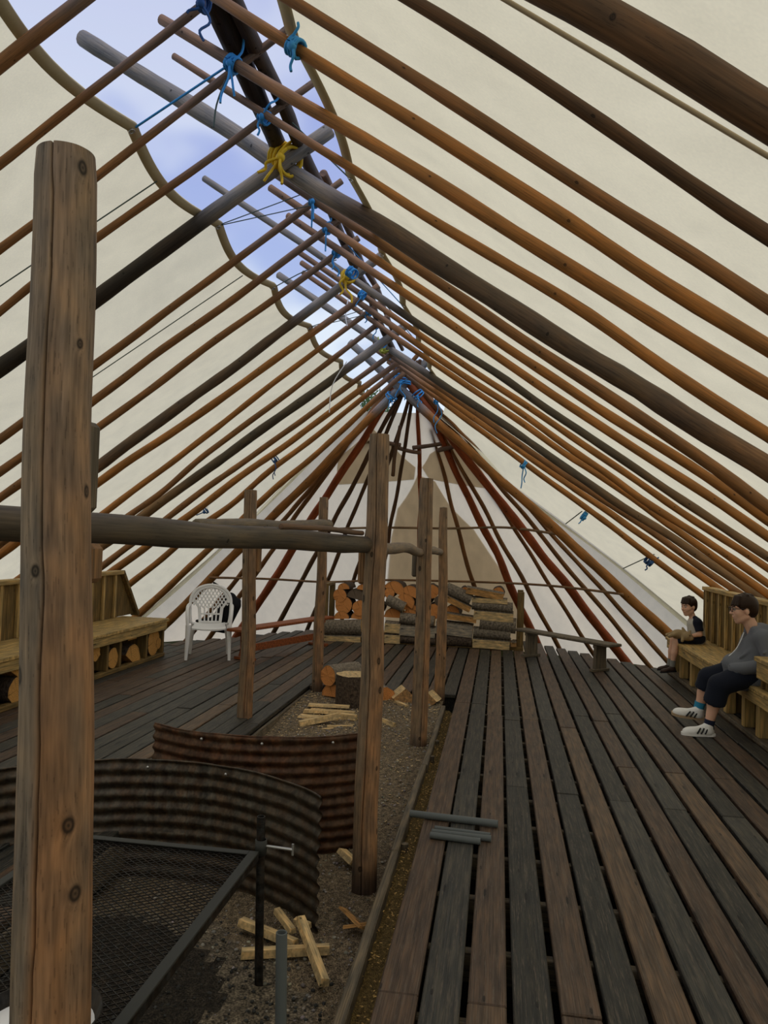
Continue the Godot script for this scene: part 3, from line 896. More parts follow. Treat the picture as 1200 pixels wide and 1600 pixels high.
# lashings along the ridge: label, place, radius, turns, colour, loose ends
var LASHINGS := [
	["navy rope tails hanging from the ridge log at the top edge of the photo", Vector3(-1.288, 3.791, -2.993), 0.022, 2, "navy", [Vector3(0.02, -0.16, 0), Vector3(-0.05, -0.05, 0.02)]],
	["blue rope wound round a rafter beside the right canvas edge, near the top", Vector3(-0.845, 3.49, -2.849), 0.027, 4, "blue", [Vector3(0, -0.1, 0), Vector3(0.02, 0.09, 0)]],
	["large blue rope lashing nearest on the ridge, with long loose end", Vector3(-1.319, 3.812, -3.43), 0.03, 4, "blue", [Vector3(0.03, -0.16, 0), Vector3(0.08, 0.2, -0.05), Vector3(-0.03, -0.2, 0.02)]],
	["blue rope lashing on the ridge just before the big yellow rope", Vector3(-1.304, 3.802, -3.876), 0.026, 3, "blue", [Vector3(-0.02, -0.1, 0), Vector3(0.1, 0.12, 0)]],
	["blue rope lashing first beyond the big yellow rope", Vector3(-1.269, 3.778, -4.857), 0.03, 3, "blue", [Vector3(0, -0.17, 0), Vector3(0.02, -0.13, 0.03)]],
	["blue rope lashing second beyond the big yellow rope", Vector3(-1.288, 3.791, -5.339), 0.029, 3, "blue", [Vector3(0, -0.16, 0), Vector3(0.03, 0.08, 0)]],
	["blue rope lashing third beyond the big yellow rope", Vector3(-1.334, 3.822, -5.879), 0.029, 4, "blue", [Vector3(0.02, -0.19, 0), Vector3(-0.02, -0.14, 0.02)]],
	["blue rope wound beside the small yellow rope on the ridge", Vector3(-1.297, 3.797, -6.28), 0.034, 5, "blue", [Vector3(0.02, 0.06, 0)]],
	["blue rope lashing first beyond the small yellow rope", Vector3(-1.32, 3.813, -6.927), 0.03, 4, "blue", [Vector3(-0.05, -0.1, 0)]],
	["blue rope lashing second beyond the small yellow rope", Vector3(-1.354, 3.836, -7.549), 0.029, 3, "blue", [Vector3(-0.04, -0.1, 0)]],
	["blue rope lashing third beyond the small yellow rope", Vector3(-1.377, 3.851, -8.094), 0.028, 3, "blue", [Vector3(-0.02, -0.14, 0)]],
	["blue rope core of the lashing wrapped in lime rope", Vector3(-1.43, 3.888, -8.998), 0.045, 3, "blue", []],
	["blue rope lashing first beyond the lime rope", Vector3(-1.475, 3.918, -9.74), 0.034, 3, "blue", [Vector3(0.03, -0.05, 0)]],
	["blue rope lashing second beyond the lime rope", Vector3(-1.475, 3.918, -10.289), 0.03, 4, "blue", [Vector3(0, -0.16, 0)]],
]

func on_edge(edge: Array, y: float) -> Vector3:
	if y > edge[0].y: return edge[0]
	for i in edge.size() - 1:
		if edge[i].y >= y and y >= edge[i + 1].y:
			return edge[i].lerp(edge[i + 1], (edge[i].y - y) / (edge[i].y - edge[i + 1].y))
	return edge[-1]

func make_sky() -> Sky:
	var n1 := noise(5, 1.0, 5)
	var n2 := noise(8, 1.0, 3)
	var im := Image.create(1024, 512, false, Image.FORMAT_RGB8)
	for y in 512:
		var el := PI * (0.5 - (y + 0.5) / 512.0)
		for x in 1024:
			var az := TAU * x / 1024.0
			var d := Vector3(cos(az) * cos(el), sin(el), sin(az) * cos(el))
			# clouds lie in a layer, so they crowd together towards the horizon
			var h := maxf(d.y, 0.0) + 0.35
			var p := Vector3(d.x / h, 0.8, d.z / h) * 1.5
			var c := n1.get_noise_3dv(p) + 0.35 * n2.get_noise_3dv(p * 3.0 + Vector3(9, 2, 4))
			var cover := smoothstep(-0.12, 0.38, c + 0.16 * (1.0 - smoothstep(0.1, 0.75, d.y)))
			var blue := Color(0.585, 0.635, 0.835).lerp(Color(0.70, 0.785, 0.91), 1.0 - smoothstep(0.0, 0.6, d.y))
			var white := Color(0.72, 0.75, 0.87).lerp(Color(0.86, 0.905, 0.945), 1.0 - smoothstep(0.1, 0.7, d.y))
			im.set_pixel(x, y, blue.lerp(white, cover))
	var m := PanoramaSkyMaterial.new()
	m.panorama = ImageTexture.create_from_image(im)
	var s := Sky.new()
	s.sky_material = m
	return s

func _ready() -> void:
	rng.seed = 4
	# --- camera, sky, exposure
	var cam := Camera3D.new()
	cam.name = "camera"
	cam.fov = 67.38
	cam.near = 0.05
	cam.far = 200.0
	cam.transform = Transform3D(Basis(Vector3(0.988349, 0.034469, -0.148252), Vector3(-0.029650, 0.998962, 0.034592), Vector3(0.149290, -0.029793, 0.988344)), Vector3(0, 1.6, 0))
	add_child(cam)
	var env := Environment.new()
	env.background_mode = Environment.BG_SKY
	env.sky = make_sky()
	env.background_energy_multiplier = 1.0
	env.tonemap_mode = Environment.TONE_MAPPER_LINEAR
	env.tonemap_exposure = 1.14
	env.sdfgi_enabled = true
	env.ssao_enabled = true
	env.ssil_enabled = true
	var we := WorldEnvironment.new()
	we.name = "environment"
	we.environment = env
	add_child(we)

	# the sun behind thin cloud: soft, and strong enough to make the canvas glow
	var sun := DirectionalLight3D.new()
	sun.name = "sun"
	sun.light_color = Color(1.0, 0.965, 0.88)
	sun.light_energy = 0.28
	sun.light_angular_distance = 45.0
	sun.sky_mode = DirectionalLight3D.SKY_MODE_LIGHT_ONLY
	sun.shadow_enabled = true
	sun.rotation_degrees = Vector3(-68, 25, 0)
	add_child(sun)

	make_materials()
	build_setting()
	build_poles()
	build_posts()
	build_benches()
	build_woodpile()
	build_pit()
	build_furniture()
	build_people()
	build_outside()

# ================================================================ the setting
func hole_edge(sg: float, z: float, marks: Array, out_by: float) -> Vector3:
	# the roof canvas stops short of the ridge in shallow bays between the eyelets
	var sag := 0.0
	for i in marks.size() - 1:
		if z <= marks[i] and z >= marks[i + 1]:
			var t: float = (z - marks[i]) / (marks[i + 1] - marks[i])
			sag = (0.075 if sg < 0 else 0.05) * sin(PI * t)
	var x: float = XR + sg * ((0.485 if sg < 0 else 0.46) + sag)
	return Vector3(x, HR - SL * absf(x - XR) + out_by, z)

const EYES_LEFT := [5.0, 3.7, 2.5, 1.3, 0.1, -1.1, -2.3, -3.52, -4.71, -5.95, -7.14, -8.62, -9.83, -10.7]
const EYES_RIGHT := [5.0, 3.1, 1.9, 0.7, -0.5, -1.7, -2.93, -4.15, -5.3, -6.5, -7.8, -9.0, -10.04, -10.8]

func roof_panel(sg: float) -> void:
	var side := "right" if sg > 0 else "left"
	var marks: Array = EYES_RIGHT if sg > 0 else EYES_LEFT
	var edge: Array = EDGE_RIGHT if sg > 0 else EDGE_LEFT
	var wall := struct("wall_" + side)
	wall.set_meta("label", "pale cream canvas of the tent's %s slope, glowing with daylight" % side)
	var lift := 0.085
	var zs := []
	var z := 5.0
	while z > -10.35:
		zs.append(z)
		z -= 0.12
	zs.append(-10.4)
	var grid := []
	var n := noise(77 + int(sg), 0.5, 3)
	for zz in zs:
		var row := []
		var top := hole_edge(sg, zz, marks, lift)
		for j in 25:
			var t := float(j) / 24
			var y := lerpf(top.y, -0.42, t)
			var x := XR + sg * (HR + lift - y) / SL
			var w := n.get_noise_2d(zz * 1.5, t * 4.0) * 0.02 * sin(PI * t) + 0.012 * sin(zz * TAU / 0.52) * sin(PI * t)
			row.append(Vector3(x + sg * w * 0.6, y + w * 0.8, zz))
		grid.append(row)
	for i in range(1, 11):   # the panel turns in towards the round end
		var f := i / 10.0
		var row := []
		for p in grid[zs.size() - 1]:
			var e := on_edge(edge, p.y)
			var q: Vector3 = (p as Vector3).lerp(e, f)
			row.append(q + Vector3(sg * 0.05 * sin(PI * f), 0.0, 0.0))
		grid.append(row)
	var st := begin()
	sheet(st, grid)
	obj("canvas", st, M.canvas, wall)
	# the doubled hem along the opening, and its eyelets
	st = begin()
	var line := []
	var zh := 5.0
	while zh > -10.6:
		line.append(hole_edge(sg, zh, marks, lift - 0.012))
		zh -= 0.06
	var h := []
	for p in line:
		var q: Vector3 = p
		var down := Vector3(sg, -SL, 0).normalized()
		var nrm := Vector3(sg * SL, 1, 0).normalized()
		h.append([q - down * 0.004 + nrm * 0.012, q - down * 0.008, q - down * 0.004 - nrm * 0.010, q + down * 0.022 - nrm * 0.012, q + down * 0.048 - nrm * 0.006, q + down * 0.052 + nrm * 0.004])
	sheet(st, h)
	obj("hem", st, M.hem, wall)
	for e in marks.slice(6, 13):
		st = begin()
		var c := hole_edge(sg, e, marks, lift - 0.03) + Vector3(sg * 0.02, -0.016, 0)
		var nb := Basis.looking_at(Vector3(sg * SL, 1, 0).normalized(), Vector3.FORWARD)
		var ring := []
		for k in 13: ring.append(c + nb * (Vector3(cos(TAU * k / 12), sin(TAU * k / 12), 0) * 0.013))
		tube(st, ring, const_r(13, 0.005), 6, false)
		obj("eyelet", st, M.steel, wall)
	# the sleeve where the slope ends at the round end
	st = begin()
	var sl := []
	var rad := []
	for p in curve(edge, 6):
		sl.append(p + Vector3(-sg * 0.03, -0.03, 0.05))
		rad.append(0.026 + 0.010 * sin(p.y * 3.0))
	rad[0] = 0.02
	tube(st, sl, rad, 10)
	obj("sleeve", st, M.white_canvas, wall)
	# a loose triangle of white canvas at the top of the sleeve
	st = begin()
	var tri_grid := []
	for i in 15:
		var t := i / 14.0
		var a := on_edge(edge, lerpf(edge[0].y, edge[3].y, t)) + Vector3(-sg * 0.03, -0.05, 0.09)
		var w := (0.30 if sg > 0 else 0.12) * sin(PI * clampf(t * 0.8 + 0.2, 0, 1))
		var row := []
		for j in 5:
			var s := j / 4.0
			row.append(a + Vector3(sg * 0.78, -0.62, 0.30).normalized() * w * s + Vector3(0, 0, 0.015 * sin(s * 5 + t * 6)))
		tri_grid.append(row)
	sheet(st, tri_grid)
	obj("loose_flap", st, M.white_canvas, wall)

func end_point(th: float, y: float, grow := 0.0) -> Vector3:
	var h := (APEX.y - y) / APEX.y
	return Vector3(APEX.x + (4.75 + grow) * cos(th) * h, y, APEX.z - (2.98 + grow) * sin(th) * h)

func build_setting() -> void:
	roof_panel(1.0)
	roof_panel(-1.0)
	# canvas of the round end
	var wall := struct("wall_back")
	wall.set_meta("label", "beige canvas of the tent's round far end, with darker triangular flaps")
	var grid := []
	for i in 27:
		var y := lerpf(3.42, -0.42, i / 26.0)
		var row := []
		row.append(on_edge(EDGE_RIGHT, y) + Vector3(0.02, 0.0, -0.03))
		for j in 61:
			var th := lerpf(0.64, PI - 0.55, j / 60.0)
			row.append(end_point(th, y, 0.03 * sin(th * 34.0) * (i / 26.0)))
		row.append(on_edge(EDGE_LEFT, y) + Vector3(-0.02, 0.0, -0.03))
		grid.append(row)
	var st := begin()
	sheet(st, grid)
	obj("canvas", st, M.end_canvas, wall)
	# doors and wings of a second layer outside it: outline by (angle, height)
	var flaps := [
		[[1.49, 2.56], [1.33, 2.47], [1.27, 2.1], [1.17, 1.74], [1.13, 1.18], [1.11, 0.9], [1.13, 0.2], [1.16, -0.40], [1.69, -0.40], [1.70, 0.3], [1.70, 0.8], [1.70, 1.56], [1.67, 2.04]],
		[[2.47, 2.76], [2.23, 2.37], [1.87, 2.43], [1.53, 2.49], [1.50, 2.67], [1.84, 3.03], [2.29, 3.20]],
		[[1.43, 2.67], [1.29, 2.86], [0.95, 3.03], [0.64, 2.92], [0.78, 2.35], [1.10, 2.42], [1.38, 2.50]]]
	for f in flaps:
		var pts := PackedVector2Array()
		for p in f: pts.append(Vector2(p[0], p[1]))
		st = begin()
		st.set_smooth_group(0)
		# cut it into a fine mesh so that it follows the round end
		for a in 56:
			for b in 60:
				var t0 := 0.4 + a * 0.045
				var y0 := -0.42 + b * 0.062
				var cell := PackedVector2Array([Vector2(t0, y0), Vector2(t0 + 0.045, y0), Vector2(t0 + 0.045, y0 + 0.062), Vector2(t0, y0 + 0.062)])
				for piece in Geometry2D.intersect_polygons(pts, cell):
					var idx := Geometry2D.triangulate_polygon(piece)
					for k in idx:
						var q: Vector2 = piece[k]
						st.add_vertex(end_point(q.x, q.y, 0.016 + 0.03 * sin(q.x * 34.0) * (3.42 - q.y) / 3.84))
		obj("door_flap", st, M.flap, wall)
	# canvas behind the camera closes the near end
	var front := struct("wall_front")
	front.set_meta("label", "cream canvas closing the near end of the tent")
	st = begin()
	var half := (HR + 0.085 + 0.42) / SL
	tri(st, Vector3(XR, HR + 0.2, 5.0), Vector3(XR - half, -0.42, 5.0), Vector3(XR + half, -0.42, 5.0))
	obj("canvas", st, M.canvas, front)

	# ---- the deck, board by board
	var floor_ := struct("floor")
	floor_.set_meta("label", "weathered timber deck of long brown and charcoal boards round the fire pit")
	var deck := func(x0: float, x1: float, za: float, zb: float, mat: Material, y := 0.0) -> void:
		var st2 := begin()
		var len_ := za - zb
		var c := Vector3((x0 + x1) * 0.5, 0, zb)
		box(st2, Vector3(0, -0.019, len_ * 0.5), Vector3(x1 - x0, 0.038, len_), Basis(Vector3.UP, rng.randf_range(-0.0012, 0.0012)) * Basis(Vector3.BACK, rng.randf_range(-0.012, 0.012)), 0.005)
		var o := obj("plank", st2, mat, floor_)
		o.position = c + Vector3(0, y + rng.randf_range(-0.004, 0.003), 0)
	var far_right := func(x: float) -> float:
		return -10.30 - (2.15 - x) * 1.24 if x < 2.15 else -10.30
	var dark := ["black", "slate", "soot", "black"]
	var warm := ["brown", "umber", "tan", "brown", "umber"]
	for i in 19:
		var x0 := -0.375 + i * 0.1575
		var w := 0.134
		if i == 0: w = 0.142
		var names_: Array = warm if i % 2 == 0 else dark
		var zf: float = maxf(far_right.call(x0 + w * 0.5), -12.9) + rng.randf_range(-0.05, 0.05)
		var joint := [-7.0, -2.72 if i % 2 == 0 and i < 8 else -4.4 - fmod(i * 0.77, 1.6)]
		var cuts := [2.5, joint[1], joint[0] + rng.randf_range(-0.5, 0.3), zf]
		if i < 2: cuts = [2.5, joint[1], -7.55, zf]
		for k in cuts.size() - 1:
			var kind: String = names_[rng.randi() % names_.size()]
			var shift: float = rng.randf_range(-0.003, 0.003)
			deck.call(x0 + shift, x0 + w + shift, cuts[k] - 0.002, cuts[k + 1] + 0.002, M["deck_" + kind])
	for i in 20:   # left of the pit: tighter boards
		var x1 := -1.925 - i * 0.147
		var names_: Array = ["umber", "black", "slate", "umber", "brown", "soot"]
		var zf := clampf(-9.55 - (x1 + 4.75) * 1.62, -12.6, -9.5) + rng.randf_range(-0.06, 0.06)
		var cuts := [2.5, -3.0 - fmod(i * 1.37, 2.6), -6.2 - fmod(i * 0.83, 1.9), maxf(-9.3 - fmod(i * 0.61, 0.7), zf + 0.4), zf]
		for k in cuts.size() - 1:
			var kind: String = names_[rng.randi() % names_.size()]
			if i == 3 and k >= 1: kind = "tan"
			deck.call(x1 - 0.136, x1, cuts[k] - 0.003, cuts[k + 1] + 0.003, M["deck_" + kind], rng.randf_range(-0.004, 0.004))
	for i in 10:   # beyond the pit
		var x0 := -1.915 + i * 0.154
		var kind: String = ["umber", "soot", "brown", "black", "umber", "slate", "umber", "soot", "brown", "black"][i]
		deck.call(x0, x0 + 0.135, -7.92 + rng.randf_range(-0.03, 0.03), -12.75, M["deck_" + kind])
	# joists under the boards, seen through the gaps
	for k in 27:
		var z := 1.0 - k * 0.46
		obj("joist", bx(Vector3(-0.33, -0.16, z - 0.02), Vector3(minf(2.7, 2.15 - maxf(0.0, -10.2 - z) / 1.24), -0.040, z + 0.02)), M.grey_x, floor_)
	for k in 10:
		var z := -8.1 - k * 0.46
		obj("joist", bx(Vector3(-1.92, -0.16, z - 0.02), Vector3(-0.40, -0.040, z + 0.02)), M.grey_x, floor_)
	obj("edge_board", bx(Vector3(-0.345, -0.20, -7.6), Vector3(-0.32, -0.042, 2.5)), M.deck_soot, floor_)
	obj("edge_board", bx(Vector3(-1.985, -0.20, -7.95), Vector3(-1.955, -0.042, 2.5)), M.deck_soot, floor_)
	obj("edge_board", bx(Vector3(-1.92, -0.20, -7.99), Vector3(-0.40, -0.042, -7.96)), M.deck_soot, floor_)
	# soil under the deck
	st = begin()
	quad(st, Vector3(-0.40, -0.24, 2.6), Vector3(-0.40, -0.24, -7.95), Vector3(2.6, -0.24, -7.95), Vector3(2.6, -0.24, 2.6))
	quad(st, Vector3(-4.6, -0.30, -7.95), Vector3(-3.0, -0.30, -12.5), Vector3(0.4, -0.30, -12.5), Vector3(2.0, -0.30, -7.95))
	quad(st, Vector3(-5.5, -0.24, 2.6), Vector3(-5.5, -0.24, -7.95), Vector3(-2.0, -0.24, -7.95), Vector3(-2.0, -0.24, 2.6))
	obj("soil", st, M.soil, floor_)

func pit_y(x: float, z: float) -> float:
	var y := lerpf(-0.25, -0.055, smoothstep(-4.3, -7.5, z))
	return y

func build_pit_ground() -> void:
	var ground := struct("floor")
	ground.set_meta("label", "gravel and ash bed of the long fire pit in the middle of the deck")
	var n := noise(91, 1.0, 4)
	var height := func(x: float, z: float) -> float:
		var y := pit_y(x, z) + 0.018 * n.get_noise_2d(x * 2.2, z * 2.2) + 0.010 * n.get_noise_2d(x * 11, z * 11)
		# ash heaped inside the near ring
		var d := Vector2(x + 1.6, z + 2.6).length()
		y += 0.03 * (1.0 - smoothstep(0.4, 1.1, d))
		return y
	for part in [["gravel", 0], ["ash", 1], ["charcoal", 2]]:
		var st := begin()
		st.set_smooth_group(0)
		var step := 0.045
		var nz := int(10.6 / step)
		var nx := int(1.46 / step)
		for i in nz:
			for j in nx:
				var x := -1.95 + j * step
				var z := 2.6 - i * step
				var in_ash := Vector2(x + 1.55, (z + 2.3) * 0.85).length() < 1.02 + 0.12 * n.get_noise_2d(x * 3, z * 3)
				var in_char := Vector2(x + 1.66, (z + 2.75) * 0.9).length() < 0.62 + 0.10 * n.get_noise_2d(x * 4, z * 4)
				if (2 if in_char else (1 if in_ash else 0)) != part[1]: continue
				var q := []
				for c in [[0, 0], [0, 1], [1, 1], [1, 0]]:
					var xx: float = x + c[0] * step
					var zz: float = z - c[1] * step
					q.append(Vector3(xx, height.call(xx, zz), zz))
				quad(st, q[0], q[1], q[2], q[3])
		obj(part[0] + "_bed", st, M[part[0]], ground)
	# sawdust in the slot beside the right-hand deck
	var sst := begin()
	var sg := []
	for i in 190:
		var z := 2.4 - i * 0.053
		var row := []
		for j in 7:
			var x := -0.475 + j * 0.022
			row.append(Vector3(x, -0.115 + 0.03 * n.get_noise_2d(x * 14, z * 5) + 0.012 * n.get_noise_2d(x * 40, z * 40), z))
		sg.append(row)
	sheet(sst, sg)
	obj("sawdust", sst, M.sawdust, ground).set_meta("kind", "stuff")
	# loose stones and wood chips, too many to count
	for kind in ["stones", "chips", "cinders"]:
		var base := begin()
		if kind == "chips":
			box(base, Vector3.ZERO, Vector3(1, 0.22, 0.4), Basis.IDENTITY, 0.05)
		else:
			ball(base, Vector3.ZERO, Vector3(1, 0.62, 0.8), Basis.IDENTITY, 4, 6)
		var m := done(base, M.stone if kind != "chips" else M.chip)
		var count: int = {"stones": 5200, "chips": 2300, "cinders": 1500}[kind]
		var mm := MultiMesh.new()
		mm.transform_format = MultiMesh.TRANSFORM_3D
		mm.use_colors = true
		mm.mesh = m
		mm.instance_count = count
		for i in count:
			var x := rng.randf_range(-1.9, -0.51)
			var z := rng.randf_range(-1.5, -7.85)
			var s := 0.003 + 0.009 * pow(rng.randf(), 2.5)
			var c: Color
			var y_add := 0.3
			if kind == "chips":
				z = lerpf(-4.6, -7.85, sqrt(rng.randf()))
				s = rng.randf_range(0.008, 0.024)
				c = Color(0.42, 0.31, 0.17) * rng.randf_range(0.35, 1.2)
				if i < 900:
					x = rng.randf_range(-0.47, -0.355); z = rng.randf_range(-1.2, -7.5); s *= 0.55
					c = Color(0.46, 0.29, 0.10) * rng.randf_range(0.4, 1.15)
			elif kind == "cinders":
				var a := rng.randf() * TAU
				var r := sqrt(rng.randf()) * 1.05
				x = clampf(-1.45 + r * cos(a), -1.9, -0.55); z = -2.5 + r * sin(a)
				s = rng.randf_range(0.003, 0.011)
				c = Color(0.02, 0.02, 0.019) * rng.randf_range(0.6, 2.4)
			else:
				var g := rng.randf_range(0.09, 0.27)
				c = Color(g, g * rng.randf_range(0.84, 0.98), g * rng.randf_range(0.66, 0.92))
				if Vector2(x + 1.55, z + 2.3).length() < 1.0: s *= 0.45 if rng.randf() < 0.8 else 0.8
				if Vector2(x + 1.66, (z + 2.75) * 0.9).length() < 0.64: s *= 0.25
			var y: float = height.call(x, z) if x < -0.49 else -0.108 + rng.randf_range(0.0, 0.02)
			var b := Basis.from_euler(Vector3(rng.randf_range(-0.3, 0.3), rng.randf() * TAU, rng.randf_range(-0.3, 0.3))).scaled(Vector3.ONE * s)
			mm.set_instance_transform(i, Transform3D(b, Vector3(x, y + s * y_add, z)))
			mm.set_instance_color(i, Color(c.r, c.g, c.b) * 1.6)
		var mi := MultiMeshInstance3D.new()
		mi.multimesh = mm
		mi.name = {"stones": "gravel_stones", "chips": "wood_chips", "cinders": "cinders"}[kind]
		mi.set_meta("kind", "stuff")
		ground.add_child(mi)

# ================================================================ poles and ropes
func build_poles() -> void:
	for r in RAFTERS:
		var low: Color = TONE[r[6]]
		var top: Color = TONE[r[7]] if r[7] != "" else low.lerp(WEATHERED, 0.55)
		var mid := Color.BLACK
		if r[6] == "greyb" : mid = Color(0.12, 0.085, 0.06)
		if r[6] == "grey": low = Color(0.22, 0.135, 0.07); mid = Color(0.10, 0.082, 0.06)
		pole("roof_pole", r[0], "pole", r[1], r[2], r[3], r[4], r[5], low, top, r[8], mid)
	for r in END_POLES:
		var low: Color = TONE[r[5]]
		var grey: float = 3.45 if r[5] == "orange" else 4.2
		pole("end_pole", r[0], "pole", "poles of the round end", r[1], r[2], r[3], r[4], low, Color(0.36, 0.37, 0.38) if r[5] == "orange" else low, grey)
	# ridge
	pole("ridge_pole", "thick dark log of the ridge, nearest, ending at the big yellow rope", "pole", "", Vector3(-1.405, 3.95, -4.46), Vector3(-1.06, 4.02, 1.2), 0.055, 0.075, Color(0.095, 0.062, 0.045), Color(0.075, 0.052, 0.04), 2.0)
	pole("ridge_pole", "long slim dark ridge log running on to the far end of the tent", "pole", "", Vector3(-1.43, 3.93, -10.6), Vector3(-1.225, 3.96, -2.6), 0.036, 0.04, Color(0.14, 0.088, 0.06), Color(0.13, 0.088, 0.066), 2.0)
	pole("ridge_pole", "thin reddish pole lying above the far part of the ridge", "pole", "", Vector3(-1.46, 4.28, -10.9), Vector3(-1.40, 4.32, -5.6), 0.028, 0.034, Color(0.24, 0.14, 0.10), Color(0.26, 0.17, 0.13), 2.0)
	# rails tied round the round end
	var rail := func(label: String, pts: Array, r: float, c: Color) -> void:
		var st := begin()
		var base: Vector3 = pts[0]
		var line := curve(pts.map(func(p): return p - base), 8)
		var cols := []
		for i in line.size(): cols.append(c * (1.0 + 0.2 * sin(i * 1.7)))
		tube(st, line, const_r(line.size(), r), 8, true, cols)
		var o := obj("rail", st, M.pole)
		o.position = base
		tag(o, label, "rail")
	rail.call("long thin brown rail bent round the far end just above the woodpile", [Vector3(-4.35, 0.86, -11.2), Vector3(-3.72, 0.81, -12.25), Vector3(-2.88, 0.77, -12.75), Vector3(-1.93, 0.83, -12.98), Vector3(-0.83, 0.86, -12.96), Vector3(0.20, 0.89, -12.6), Vector3(0.93, 0.90, -12.1), Vector3(1.80, 0.86, -11.55)], 0.019, Color(0.46, 0.28, 0.15))
	rail.call("upper thin brown rail bent round the far end behind the post tops", [Vector3(-2.66, 1.67, -12.2), Vector3(-1.86, 1.72, -12.45), Vector3(-0.81, 1.74, -12.4), Vector3(0.10, 1.78, -12.1), Vector3(0.83, 1.70, -11.5)], 0.019, Color(0.50, 0.34, 0.19))
	for b in [["short brown cross stick high on the left, behind the central post", Vector3(-2.13, 3.03, -11.5), Vector3(-1.52, 2.97, -11.5)],
			["short thin cross stick high up, just right of the central post top", Vector3(-1.66, 2.96, -11.6), Vector3(-1.23, 2.87, -11.6)],
			["short grey cross stick high up, sloping up to the right of the upright pole", Vector3(-1.33, 2.93, -11.5), Vector3(-0.84, 3.01, -11.5)],
			["rightmost short grey cross stick high up under the white canvas flap", Vector3(-0.95, 2.89, -11.45), Vector3(-0.58, 2.98, -11.45)]]:
		pole("cross_stick", b[0], "stick", "cross sticks near the apex", b[1], b[2], 0.034, 0.030, Color(0.21, 0.145, 0.105), Color(0.21, 0.145, 0.105))
	# the loose pole tip in the round end
	pole("end_pole", "short dark pole stub beside the central post top", "pole", "", Vector3(-1.50, 3.22, -11.25), Vector3(-1.62, 2.5, -11.5), 0.03, 0.03, TONE.dark, TONE.dark)
	# lashings
	for l in LASHINGS:
		rope("rope_lashing", l[0], l[1], l[2], l[3], 0.0075, l[5], Vector3(0.82, -0.52, 0.2), M["rope_" + l[4]])
	rope("rope_lashing", "big bright yellow rope bundle where the thick rafters cross at the ridge", Vector3(-1.36, 3.87, -4.46), 0.075, 6, 0.011, [Vector3(-0.09, -0.15, 0.02), Vector3(-0.13, -0.10, 0.03), Vector3(0.10, 0.16, -0.02), Vector3(0.02, -0.17, 0.02)], Vector3(0.75, -0.5, 0.3), M.rope_yellow)
	rope("rope_lashing", "small yellow rope with two hanging ends halfway along the ridge", Vector3(-1.37, 3.84, -6.5), 0.045, 3, 0.012, [Vector3(-0.05, -0.16, 0.02), Vector3(0.06, -0.24, 0.04)], Vector3(0.5, -0.2, 0.9), M.rope_yellow)
	rope("rope_lashing", "lime green rope wrapped round a blue core on the far ridge", Vector3(-1.46, 3.90, -9.24), 0.055, 3, 0.011, [Vector3(-0.07, 0.14, 0.0), Vector3(-0.02, -0.05, 0.02)], Vector3(0.5, 0.2, 0.9), M.rope_lime)
	rope("rope_lashing", "tangled pale blue rope bundle at the apex of the round end", APEX + Vector3(-0.02, 0.02, 0.08), 0.11, 6, 0.011, [Vector3(0.06, -0.25, 0.05), Vector3(-0.08, -0.2, 0.03), Vector3(0.12, 0.05, 0.1)], Vector3(0.1, 1.0, 0.15), M.rope_blue)
	rope("rope_lashing", "blue rope wound round the pale pole left of the apex", Vector3(-1.60, 3.60, -10.92), 0.075, 3, 0.009, [Vector3(-0.02, -0.14, 0.04), Vector3(0.04, -0.1, 0.04)], Vector3(-0.62, -0.7, -0.2), M.rope_blue)
	rope("rope_lashing", "blue rope wound round the pale pole right of the apex", Vector3(-1.22, 3.64, -10.98), 0.075, 4, 0.009, [Vector3(0.02, -0.16, 0.04), Vector3(0.07, -0.1, 0.04)], Vector3(0.62, -0.7, -0.2), M.rope_blue)
	rope("rope_lashing", "blue rope with a long hanging end right of the white canvas flap", Vector3(-0.92, 3.52, -10.75), 0.05, 3, 0.009, [Vector3(0.02, -0.45, 0.03), Vector3(-0.03, -0.3, 0.02)], Vector3(0.82, -0.56, 0), M.rope_blue)
	# cords from eyelets to the ridge
	var eye := func(sg: float, z: float) -> Vector3: return hole_edge(sg, z, EYES_RIGHT if sg > 0 else EYES_LEFT, 0.06)
	cord("taut blue cord from the nearest left canvas eyelet up to the ridge", [Vector3(-1.34, 3.80, -3.42), eye.call(-1.0, -3.52)], 0.006, M.rope_blue)
	cord("upper of two green cords from the left canvas corner near the big yellow rope", [Vector3(-1.36, 3.85, -4.9), eye.call(-1.0, -4.71)], 0.0035, M.cord_dark)
	cord("lower of two green cords from the left canvas corner near the big yellow rope", [Vector3(-1.30, 3.82, -5.0), eye.call(-1.0, -4.72)], 0.0035, M.cord_dark)
	cord("green cord from the third left canvas eyelet towards the ridge", [Vector3(-1.40, 3.86, -6.15), Vector3(-1.62, 3.72, -6.0), eye.call(-1.0, -5.95)], 0.0045, M.cord_dark)
	cord("upper dark cord from the fourth left canvas eyelet towards the ridge", [Vector3(-1.30, 3.9, -7.55), eye.call(-1.0, -7.14)], 0.004, M.cord_dark)
	cord("lower dark cord from the fourth left canvas eyelet towards the ridge", [Vector3(-1.36, 3.80, -7.5), eye.call(-1.0, -7.16)], 0.004, M.cord_dark)
	cord("pale cord hanging straight down from the fifth left canvas eyelet", [eye.call(-1.0, -8.62) + Vector3(0.05, 0, 0), Vector3(-1.95, 3.30, -8.6), Vector3(-1.97, 2.98, -8.58)], 0.006, M.cord_pale)
	cord("pale cord dangling from the ridge beside the second yellow rope", [Vector3(-1.55, 3.92, -7.4), Vector3(-1.56, 3.75, -7.35), Vector3(-1.54, 3.64, -7.35)], 0.006, M.cord_pale)
	cord("thin dark cord from the big yellow rope to the right canvas edge", [Vector3(-1.2, 3.86, -4.05), eye.call(1.0, -4.15)], 0.0045, M.cord_dark)
